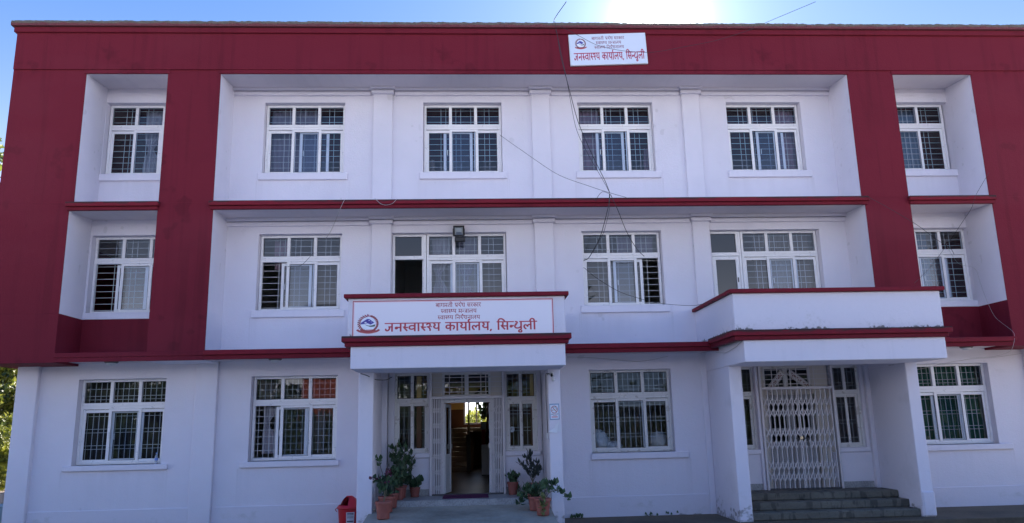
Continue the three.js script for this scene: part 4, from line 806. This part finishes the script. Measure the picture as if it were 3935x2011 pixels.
cab('grey cable twisted beside the one dropping left from the knot', [[2.86, 6.5, 0.2], [2.83, 6.15, 0.15], [2.72, 5.74, 0.1], [2.66, 5.6, -0.2], [2.63, 5.51, -0.9]], 0.0045);
cab('black cable dropping right from the knot to the window with the open sash', [[2.87, 6.48, 0.2], [3.01, 6.13, 0.2], [3.13, 5.81, 0.15], [3.27, 5.59, 0.0], [3.53, 5.45, -0.5], [3.76, 5.42, -0.95]], 0.007);
cab('cable sagging from the window with the open sash to the side porch coping', [[2.43, 5.21, -1.05], [2.65, 4.9, -0.7], [3.07, 4.52, -0.3], [3.65, 4.26, 0.0], [4.03, 4.13, 0.4], [4.35, 4.06, 0.8], [4.74, 4.15, 1.2]], 0.0045);
cab('grey cable hanging from the ledge in front of the left second floor window', [[-2.57, 6.46, 0.12], [-2.64, 6.28, 0.16], [-2.76, 6.07, 0.0], [-2.95, 5.95, -0.5], [-3.13, 5.88, -0.9]], 0.0045, M.cablePale);
cab('short dark cable curling across the sash of the left second floor window', [[-3.42, 5.61, -1.06], [-3.49, 5.44, -0.9], [-3.66, 5.3, -0.95], [-3.96, 5.3, -1.06]], 0.0045);
cab('pale cable festooned over the ledge by the pilaster', [[-1.97, 6.46, 0.12], [-1.86, 6.35, 0.13], [-1.76, 6.31, 0.14], [-1.62, 6.34, 0.13], [-1.52, 6.45, 0.11]], 0.0045, M.cablePale);
cab('cable crossing the roof sign and rising over the roof edge to the right', [[6.35, 9.35, 2.8], [6.59, 10.44, 0.16], [6.07, 10.19, 0.2], [5.34, 9.95, 0.2], [4.63, 9.8, 0.2], [3.92, 9.66, 0.22], [3.23, 9.69, 0.24], [2.72, 9.82, 0.24], [2.39, 10.03, 0.2], [1.96, 10.3, 0.17]], 0.0045);
cab('dark cable slanting across the right red pier into the corner window', [[8.31, 6.44, 0.12], [8.74, 6.2, 0.1], [9.37, 5.82, 0.05], [10.06, 5.66, -0.5], [10.65, 5.51, -0.9], [10.72, 5.37, -0.9]], 0.0045);
cab('thin cable slanting down leftward past the right corner window', [[11.09, 6.94, 0.1], [10.71, 6.44, 0.13], [10.59, 6.16, 0.1], [10.67, 5.97, -0.4], [10.55, 5.6, -0.8], [9.76, 4.97, -0.3], [9.13, 4.56, 0.1]], 0.004);
cab('pale twisted cable looping down the right corner bay and under the ledge', [[10.58, 5.87, -0.98], [10.56, 5.65, -0.9], [10.62, 5.38, -0.85], [10.7, 5.17, -0.8], [10.82, 5.1, -0.8], [11.02, 5.06, -0.8], [11.11, 4.97, -0.8], [11.09, 4.66, -0.7], [11.1, 4.29, -0.6], [11.1, 3.88, -0.4], [11.12, 3.5, 0.05], [11.0, 3.2, 0.12], [10.9, 3.1, 0.1], [10.85, 3.05, -0.3], [10.53, 3.05, -0.6]], 0.003, M.cablePale);
cab('dark cable sagging under the overhang above the green curtained window', [[11.64, 3.12, -0.5], [11.12, 3.06, -0.7], [10.66, 3.04, -0.8], [10.15, 2.97, -0.85], [9.55, 2.85, -0.9], [8.9, 2.86, -0.9]], 0.004, M.cablePale);
cab('thin pale cable sagging on the wall between the two porches', [[1.91, 3.2, -0.3], [2.42, 3.22, -0.8], [2.94, 3.18, -0.9], [3.45, 3.13, -0.92], [3.79, 3.16, -0.9], [4.11, 3.22, -0.8]], 0.005, M.cablePale);
cab('black cable under the left end of the entrance canopy', [[-2.08, 2.86, 0.9], [-2.0, 2.84, 0.56], [-1.88, 2.78, 0.3], [-1.77, 2.82, -0.5], [-1.7, 2.9, -0.95]], 0.008);
cab('pale cable along the left side of the side porch canopy', [[4.86, 3.2, 0.1], [4.92, 3.16, 0.5], [4.92, 3.2, 1.0], [4.92, 3.28, 1.46]], 0.0045, M.cablePale);

// ------------------------------------------------------------------ potted plants
function leafGeo(w, l, curl = 0.15, n = 5) {             // a pointed leaf folded along its midrib
  const pos = [], uv = [], P = (i, s) => { const f = i / n, h = Math.sin(Math.PI * Math.pow(f, 0.75)) * w / 2; return [s * h, f * l, -curl * l * f * f + Math.abs(s) * h * 0.35]; };
  for (let i = 0; i < n; i++) for (const s of [-1, 1]) for (const p of [P(i, 0), P(i + 1, 0), P(i + 1, s), P(i, 0), P(i + 1, s), P(i, s)]) { pos.push(...p); uv.push(p[0], p[1]); }
  return geo(pos, uv);
}
const LF = { broad: [0, 1, 2].map((i) => leafGeo(0.062 + i * 0.008, 0.075, 0.2 + i * 0.12)), slim: [0, 1, 2].map((i) => leafGeo(0.034 + i * 0.004, 0.085, 0.1 + i * 0.1)), ivy: [0, 1, 2].map((i) => leafGeo(0.06, 0.068 + i * 0.01, 0.35 + i * 0.2)), fan: [0, 1].map((i) => leafGeo(0.1, 0.13, 0.3 + i * 0.3)), bract: [0, 1].map((i) => leafGeo(0.04, 0.045, -0.2 + i * 0.4)) };
const LM = { dark: leafMat(0.036, 0.08, 0.032), mid: leafMat(0.07, 0.14, 0.055), grey: leafMat(0.045, 0.06, 0.05), yellow: leafMat(0.17, 0.19, 0.05), bloom: leafMat(0.22, 0.012, 0.09), bloomDark: leafMat(0.1, 0.008, 0.035) };
function potted(label, at, R, H, potMat, stems, { rim = true } = {}) {
  const t = thing('potted_plant', label, 'potted plant', at, 'potted plants by the entrance');
  const b = R * 0.68;
  part('pot', lathe([[0, 0], [b, 0], [b + 0.008, 0.012], [b + (R * 0.9 - b) * 0.36, H * 0.36], [b + (R * 0.9 - b) * 0.36 + 0.004, H * 0.38], [R * 0.9, H * 0.82], ...(rim ? [[R * 0.97, H * 0.83], [R, H * 0.86], [R, H * 0.97], [R * 0.97, H]] : [[R * 0.93, H]]), [R * 0.86, H], [R * 0.84, H * 0.86]], 36), potMat, t);
  part('soil', lathe([[0, H * 0.9], [R * 0.5, H * 0.885], [R * 0.86, H * 0.86]], 20), M.soil, t);
  const woody = [];
  for (const s of stems) {
    const pts = s.pts.map(([x, y, z = 0]) => [x, y + H * 0.88, z]), curve = new THREE.CatmullRomCurve3(pts.map(V));
    woody.push(new THREE.TubeGeometry(curve, 14, s.r ?? 0.006, 5));
    const n = Math.round((s.n ?? 12) * 1.45);
    for (let i = 0; i < n; i++) {
      const f = s.from + (1 - s.from) * (i + rnd() * 0.6) / n, q = curve.getPoint(Math.min(1, f)), sp = s.spread ?? 0.05;
      const m = part(s.bloom && f > s.bloom ? 'flower' : 'leaf', (LF[s.bloom && f > s.bloom ? 'bract' : s.leaf])[Math.floor(rnd() * 2)], s.bloom && f > s.bloom ? (rnd() < 0.5 ? LM.bloom : LM.bloomDark) : LM[s.mat ?? (rnd() < 0.6 ? 'dark' : 'mid')], t);
      m.position.set(q.x + rr(-sp, sp), q.y + rr(-sp, sp) * 0.8, q.z + rr(-sp, sp));
      const a = rnd() * 6.283, droop = s.droop ?? 0.3;
      m.rotation.set(rr(0.2, 1.2) * (rnd() < droop ? 2.2 : 0.7), a, rr(-0.5, 0.5), 'YXZ');
      m.scale.setScalar(rr(0.8, 1.35) * (s.size ?? 1) * 1.12);
    }
  }
  part('stem', woody, M.stem, t);
  return t;
}
const bush = (n, w, h, leaf, o = {}) => Array.from({ length: n }, (_, i) => { const a = i * 2.4, k = w * rr(0.4, 1); return { pts: [[0, 0], [Math.cos(a) * k * 0.4, h * 0.4, Math.sin(a) * k * 0.4], [Math.cos(a) * k, h * rr(0.7, 1), Math.sin(a) * k]], leaf, from: 0.2, n: 11, ...o }; });
const RAMP = (z) => (z < -0.02 ? 0.5 : 0.387 - 0.0962 * z + 0.001);
potted('terracotta pot with a bare-stemmed bougainvillea, frontmost at the left column', [-1.625, RAMP(0.98), 0.98], 0.15, 0.3, M.pot, [
  { pts: [[0, 0], [0.01, 0.1], [0.03, 0.2], [-0.06, 0.34], [-0.23, 0.44]], leaf: 'broad', from: 0.55, n: 22, bloom: 0.86, spread: 0.06 }, { pts: [[0, 0], [0.02, 0.12], [0, 0.26], [-0.05, 0.4]], leaf: 'broad', from: 0.5, n: 20, bloom: 0.82, spread: 0.055 },
  { pts: [[0.01, 0.02], [0.05, 0.2], [0.04, 0.38], [0.07, 0.54]], leaf: 'broad', from: 0.62, n: 20, bloom: 0.78, spread: 0.05 }]);
potted('terracotta pot with a sparse dry plant, second in the row by the left column', [-1.635, RAMP(0.42), 0.42], 0.152, 0.285, M.pot, [{ pts: [[0, 0], [0.02, 0.08], [-0.02, 0.16]], leaf: 'slim', mat: 'grey', from: 0.3, n: 8 }, { pts: [[0, 0], [0.06, 0.1], [0.1, 0.15]], leaf: 'slim', mat: 'grey', from: 0.3, n: 9 }, ...bush(2, 0.12, 0.2, 'broad', { n: 8 })]);
potted('brown pot with one tall thin leafy shoot, third by the left column', [-1.585, RAMP(0.02), 0.02], 0.138, 0.27, M.pot, [{ pts: [[-0.04, 0], [-0.12, 0.25], [-0.19, 0.45], [-0.26, 0.68]], leaf: 'broad', mat: 'mid', from: 0.84, n: 8, spread: 0.05, droop: 0.7 }, ...bush(5, 0.16, 0.26, 'broad')]);
potted('red-brown pot with a dense leafy shrub, behind the row at the left column', [-1.475, 0.5, -0.3], 0.12, 0.23, M.pot, [...bush(8, 0.2, 0.46, 'broad', { n: 13, spread: 0.06 }), { pts: [[0, 0], [-0.1, 0.25], [-0.22, 0.33]], leaf: 'broad', from: 0.4, n: 14, bloom: 0.75, spread: 0.05 }]);
potted('red-brown pot with the tallest bougainvillea, in the corner left of the gate', [-1.47, 0.5, -0.72], 0.12, 0.24, M.pot, [
  ...[[-0.2, 0.8], [-0.08, 0.86], [0.08, 0.8], [0.16, 0.68], [-0.16, 0.6], [0.12, 0.52]].map(([x, y]) => ({ pts: [[0, 0], [x * 0.3, y * 0.35], [x * 0.6, y * 0.7], [x, y]], leaf: 'broad', from: 0.4, n: 17, spread: 0.055 })), { pts: [[0, 0], [0.1, 0.3], [0.2, 0.45], [0.18, 0.58]], leaf: 'slim', from: 0.5, n: 16, spread: 0.03 }, ...bush(3, 0.2, 0.3, 'broad')]);
potted('small red pot with a spiky column plant, just left of the folded gate', [-1.2, 0.5, -0.79], 0.11, 0.19, M.pot, [{ pts: [[-0.1, 0], [-0.12, 0.2], [-0.08, 0.38], [0, 0.52]], leaf: 'slim', mat: 'dark', from: 0.3, n: 34, spread: 0.022, size: 0.75, droop: 0.1 }, { pts: [[-0.06, 0], [-0.14, 0.12], [-0.2, 0.2]], leaf: 'fan', mat: 'dark', from: 0.2, n: 8 }, ...bush(5, 0.13, 0.16, 'fan', { n: 5, mat: 'dark', size: 0.8 })]);
potted('red-brown pot with a low bushy plant, just right of the folded gate', [0.765, 0.5, -0.76], 0.115, 0.25, M.pot, [...bush(7, 0.12, 0.19, 'broad', { n: 9, size: 0.85 }), { pts: [[0.05, 0], [0.1, -0.08], [0.06, -0.16]], leaf: 'ivy', from: 0.3, n: 8, droop: 1 }]);
potted('red pot with a tall dark rubbery shrub, in the corner right of the gate', [1.14, 0.5, -0.3], 0.15, 0.25, M.pot, [{ pts: [[0, 0], [-0.01, 0.25], [-0.04, 0.45], [-0.06, 0.63]], leaf: 'slim', mat: 'grey', from: 0.2, n: 40, spread: 0.04 },
  ...[[-0.27, 0.44], [0.13, 0.42], [-0.12, 0.5], [0.16, 0.3], [-0.15, 0.3], [0.08, 0.28]].map(([x, y]) => ({ pts: [[0, 0.02], [x * 0.3, y * 0.5], [x * 0.7, y * 0.8], [x, y]], leaf: 'slim', mat: 'grey', from: 0.3, n: 13, spread: 0.03 }))]);
potted('red pot crowded with drooping foliage, second from the front at the right column', [1.1, RAMP(0.62), 0.62], 0.132, 0.25, M.pot, [...bush(8, 0.18, 0.22, 'ivy', { n: 11 }), { pts: [[0, 0], [-0.16, 0.06], [-0.26, -0.02], [-0.3, -0.1]], leaf: 'ivy', from: 0.35, n: 16, droop: 0.9, spread: 0.04 }, { pts: [[0, 0], [-0.1, 0.1], [-0.2, 0.12]], leaf: 'ivy', from: 0.3, n: 10 }]);
potted('terracotta pot with an ivy trailing over the rim, frontmost at the right column', [1.212, RAMP(1.04), 1.04], 0.15, 0.29, M.pot, [{ pts: [[0.02, 0], [0.05, 0.18], [0.04, 0.32]], leaf: 'ivy', mat: 'mid', from: 0.3, n: 14 }, { pts: [[0.03, 0], [0.1, 0.2], [0.2, 0.27], [0.25, 0.24]], leaf: 'ivy', from: 0.35, n: 12 },
  { pts: [[0.03, 0.02], [0.16, 0.15], [0.3, 0.16], [0.4, 0.1], [0.46, 0.02]], leaf: 'ivy', mat: 'mid', from: 0.3, n: 17, droop: 0.8, spread: 0.03 }, { pts: [[0, 0.02], [0, 0.04, 0.1], [-0.01, -0.06, 0.16], [-0.02, -0.17, 0.15]], leaf: 'ivy', mat: 'yellow', from: 0.2, n: 22, droop: 0.9, spread: 0.035 }]);
potted('leafy pot plant silhouetted on the stair landing inside the hallway', [0.35, 1.805, -12.2], 0.12, 0.2, M.pot, bush(6, 0.3, 0.75, 'fan', { n: 9, mat: 'dark' }));
// little weeds at the foot of the wall between the porches
{
  const t = thing('wall_weeds', 'small green weeds at the foot of the wall between the porches', 'weeds', [2.0, 0, D0 + 0.06]); t.userData.kind = 'stuff';
  const g = []; for (let i = 0; i < 40; i++) g.push(LF.broad[i % 3].clone().scale(0.7, 0.7, 0.7).rotateX(rr(0, 1)).rotateY(rr(0, 6.2)).translate(rr(-0.08, 0.2) + (i > 32 ? 1.5 : i > 28 ? 1.95 : 0), rr(0, 0.05), rr(-0.02, 0.05)));
  part('foliage', g, LM.mid, t);
}

// ------------------------------------------------------------------ trees and what stands across the yard
function tree(name, label, at, trunkH, rx, ry, n, size, mats, cat = 'tree', low = 0) {
  const t = thing(name, label, cat, at), tr = [];
  tr.push(tube([[0, 0, 0], [0.1, trunkH * 0.5, 0.05], [0, trunkH, 0], [0.1, trunkH + ry, 0]], trunkH * 0.03 + 0.04, 16, 8));
  for (let i = 0; i < 9; i++) { const a = i * 2.4, h = trunkH + ry * rr(-0.2, 0.9); tr.push(tube([[0, h * 0.75, 0], [Math.cos(a) * rx * 0.4, h, Math.sin(a) * rx * 0.4], [Math.cos(a) * rx * 0.85, h + ry * 0.3, Math.sin(a) * rx * 0.85]], 0.05, 8, 5)); }
  part('trunk', tr, M.bark, t);
  const L = leafGeo(size * 0.7, size, 0.3, 2), clumps = Array.from({ length: 46 }, () => { const a = rnd() * 6.283, e = Math.acos(rr(-0.8, 1)), k = Math.cbrt(rr(0.2, 1)); return [Math.cos(a) * Math.sin(e) * rx * k, trunkH + ry * 0.5 + Math.cos(e) * ry * k + low, Math.sin(a) * Math.sin(e) * rx * k, rr(0.16, 0.34) * Math.min(rx, ry)]; });
  const o = new THREE.Object3D();
  mats.forEach((mat, j) => {
    const m = new THREE.InstancedMesh(L, mat, Math.floor(n / mats.length)); m.name = 'crown'; m.userData = { kind: 'stuff' }; m.castShadow = m.receiveShadow = true;
    for (let i = 0; i < m.count; i++) {
      const c = clumps[(i * 7 + j * 13 + Math.floor(rnd() * 3)) % clumps.length], a = rnd() * 6.283, e = Math.acos(rr(-1, 1)), k = Math.sqrt(rnd()) * c[3] * 1.25;
      o.position.set(c[0] + Math.cos(a) * Math.sin(e) * k, Math.max(0.1, c[1] + Math.cos(e) * k * 0.8), c[2] + Math.sin(a) * Math.sin(e) * k); o.rotation.set(rr(0, 6.2), rr(0, 6.2), rr(0, 6.2)); o.scale.setScalar(rr(0.7, 1.4)); o.updateMatrix(); m.setMatrixAt(i, o.matrix);
    }
    t.add(m);
  });
  return t;
}
const sunLeaf = [leafMat(0.42, 0.46, 0.06, 0.6), leafMat(0.2, 0.25, 0.04, 0.55), leafMat(0.55, 0.56, 0.09, 0.6)], darkLeaf = [leafMat(0.03, 0.06, 0.02), leafMat(0.045, 0.085, 0.025)];
tree('leafy_bush', 'sunlit yellow-green bush beside the left end of the building', [-13.35, 0, -5.6], 0.9, 1.75, 1.05, 16000, 0.12, sunLeaf, 'bush');
tree('leafy_tree', 'darker tree rising behind the sunlit bush at the left end', [-14.4, 0, -7.6], 2.4, 2.3, 1.3, 18000, 0.15, [sunLeaf[0], sunLeaf[2], sunLeaf[1], darkLeaf[1]]);
tree('tall_tree', 'tall tree whose leaves just show left of the red pier', [-17.35, 0, -8], 8.6, 2.7, 2.2, 6000, 0.18, [sunLeaf[0], sunLeaf[1], darkLeaf[1]]);
{
  const t = thing('dry_grass_tuft', 'dry straw-coloured grass on the bank beside the left end of the building', 'grass', [-13, 0.2, -6.5]); t.userData.kind = 'stuff';
  const g = []; for (let i = 0; i < 260; i++) { const x = rr(-1.6, 1.2), z = rr(-0.4, 1.3), h = rr(0.25, 0.6); g.push(bar([x, 0, z], [x + rr(-0.1, 0.1), h, z + rr(-0.1, 0.1)], 0.012, 0.004)); }
  part('blades', g, leafMat(0.4, 0.29, 0.16, 0.3), t);
  single('concrete_kerb', 'pale sunlit concrete kerb below the dry grass at the left edge', 'kerb', [box(-15, -11.6, 0.1, 0.52, -5.3, -5.0, 0.02)], std({ color: lin(0.5, 0.42, 0.38), roughness: 0.9 }));
  const s = thing('water_tub', 'pale blue plastic tub standing by the left corner of the building', 'tub', [-11.15, -0.12, -4.2]);
  part('body', lathe([[0, 0.02], [0.26, 0], [0.34, 0.4], [0.33, 0.4], [0.25, 0.04], [0, 0.05]]), std({ color: lin(0.35, 0.52, 0.62), roughness: 0.4, side: THREE.DoubleSide }), s); part('rim', lathe([[0.33, 0.38], [0.37, 0.39], [0.37, 0.41], [0.33, 0.42]]), std({ color: lin(0.45, 0.62, 0.7), roughness: 0.4 }), s);
}
tree('leafy_bush', 'sunlit bush outside the rear stair window of the hallway', [0.3, 0, -15.6], 1.1, 1.5, 0.85, 5000, 0.12, sunLeaf, 'bush');
// seen only as reflections in the panes
{
  const h = thing('brick_house', 'red brick house across the yard, mirrored in the left windows', 'house', [-8.9, -0.13, 31]);
  part('wall', [box(-1.6, 1.6, 0, 9, 0, 7)], M.brick, h); part('roof', prism([[-0.6, 9], [3.5, 10.4], [7.6, 9], [7.6, 8.9], [-0.6, 8.9]], -2.3, 2.3), std({ color: lin(0.2, 0.2, 0.22), roughness: 0.5, metalness: 0.3 }), h);
  for (let i = 0; i < 6; i++) part('window', box(-1.5 + (i % 3) * 1.1, -0.8 + (i % 3) * 1.1, i < 3 ? 1.2 : 5, i < 3 ? 2.6 : 6.4, -0.05, 0.05), M.black, h);
  const w = thing('blue_house', 'grey-blue house with a blue sheet roof across the yard, mirrored in ground floor windows', 'house', [8.5, -0.13, 33]);
  part('wall', box(-6, 7, 0, 3.4, 0, 8), std({ color: lin(0.16, 0.2, 0.27), roughness: 0.8 }), w); part('roof', prism([[-1.2, 3.2], [4, 6], [9, 3.2], [9, 3.1], [-1.2, 3.1]], -6.8, 7.8), std({ color: lin(0.18, 0.27, 0.4), roughness: 0.5 }), w);
  for (let i = 0; i < 4; i++) part('window', box(-5 + i * 3.2, -3.4 + i * 3.2, 1, 2.4, -0.05, 0.05), M.black, w);
  const p = thing('norfolk_pine', 'tiered pine across the yard, mirrored in the window right of the entrance', 'tree', [6.3, -0.13, 25]), bo = [];
  part('trunk', tube([[0, 0, 0], [0, 5, 0], [0.05, 9.5, 0]], 0.12), M.bark, p);
  for (let k = 0; k < 15; k++) for (let i = 0; i < 7; i++) { const a = i * 0.9 + k, r = 2.5 * (1 - k / 16), y = 1 + k * 0.58; for (let j = 0; j < 12; j++) bo.push(LF.slim[0].clone().scale(5, 5, 5).rotateX(1.4).rotateY(-a + 1.57 + rr(-0.5, 0.5)).translate(Math.cos(a) * r * j / 12, y + 0.25 * (j / 12) ** 2, Math.sin(a) * r * j / 12)); }
  part('crown', bo, LM.dark, p).userData.kind = 'stuff';
}
{
  const t = tree('yard_tree', 'green tree in the row along the far side of the yard', [-24, 0, 27], 1.2, 4.2, 2.7, 4200, 0.34, darkLeaf);
  t.userData.group = 'trees along the far side of the yard';
  for (const [x, z, k] of [[-17, 29, 0.9], [-31, 25, 1.1], [-6.5, 34, 0.8], [1.5, 36, 0.85], [-28, 30, 1], [-21, 33, 1.1], [-12, 37, 1], [-2.5, 38, 1], [5, 37, 0.95], [14, 37, 1], [21, 32, 1], [28, 31, 1.05], [35, 27, 1], [-35, 27, 1], [17.5, 29, 1], [24, 25, 0.95], [31, 26, 1.1], [-39, 22, 1.1], [39, 22, 1.1], [10, 40, 1]]) { const c = t.clone(); c.name = numbered('yard_tree'); c.position.set(x, 0, z); c.rotation.y = x; c.scale.setScalar(k * 1.2); scene.add(c); }
  const hedge = (label, x0, x1, z, h) => { const o = thing('added_hedge', label, 'hedge', [(x0 + x1) / 2, -0.13, z]), L = leafGeo(0.16, 0.24, 0.3, 2), q = new THREE.Object3D(); o.userData.kind = 'thing';  // hedges added out of view to darken the low reflections in the panes
    const m = new THREE.InstancedMesh(L, darkLeaf[0], 5000); m.name = 'foliage'; m.userData = { kind: 'stuff' }; for (let i = 0; i < 5000; i++) { q.position.set(rr(x0 - x1, x1 - x0) / 2, h * Math.pow(rnd(), 0.8) * rr(0.9, 1.05), rr(-0.6, 0.6)); q.rotation.set(rr(0, 6), rr(0, 6), 0); q.scale.setScalar(rr(0.8, 1.5)); q.updateMatrix(); m.setMatrixAt(i, q.matrix); } o.add(m);
    const st = []; for (let x = (x0 - x1) / 2 + 0.3; x < (x1 - x0) / 2; x += 0.8) st.push(tube([[x, 0, 0], [x + 0.1, h * 0.5, 0.1], [x, h * 0.8, 0]], 0.03)); part('stem', st, M.bark, o); };
  hedge('added unseen hedge darkening the reflection below the red brick house', -15, -5.5, 28, 3.1);
  hedge('added unseen hedge darkening the reflection below the blue-roofed house', 2, 16, 30, 2.3);
  single('yard_wall', 'long low grey wall along the far side of the yard', 'wall', box(-45, 45, -0.13, 1.7, 41, 41.25), std({ color: lin(0.3, 0.29, 0.27), roughness: 0.9 }));
}

renderer.render(scene, camera);
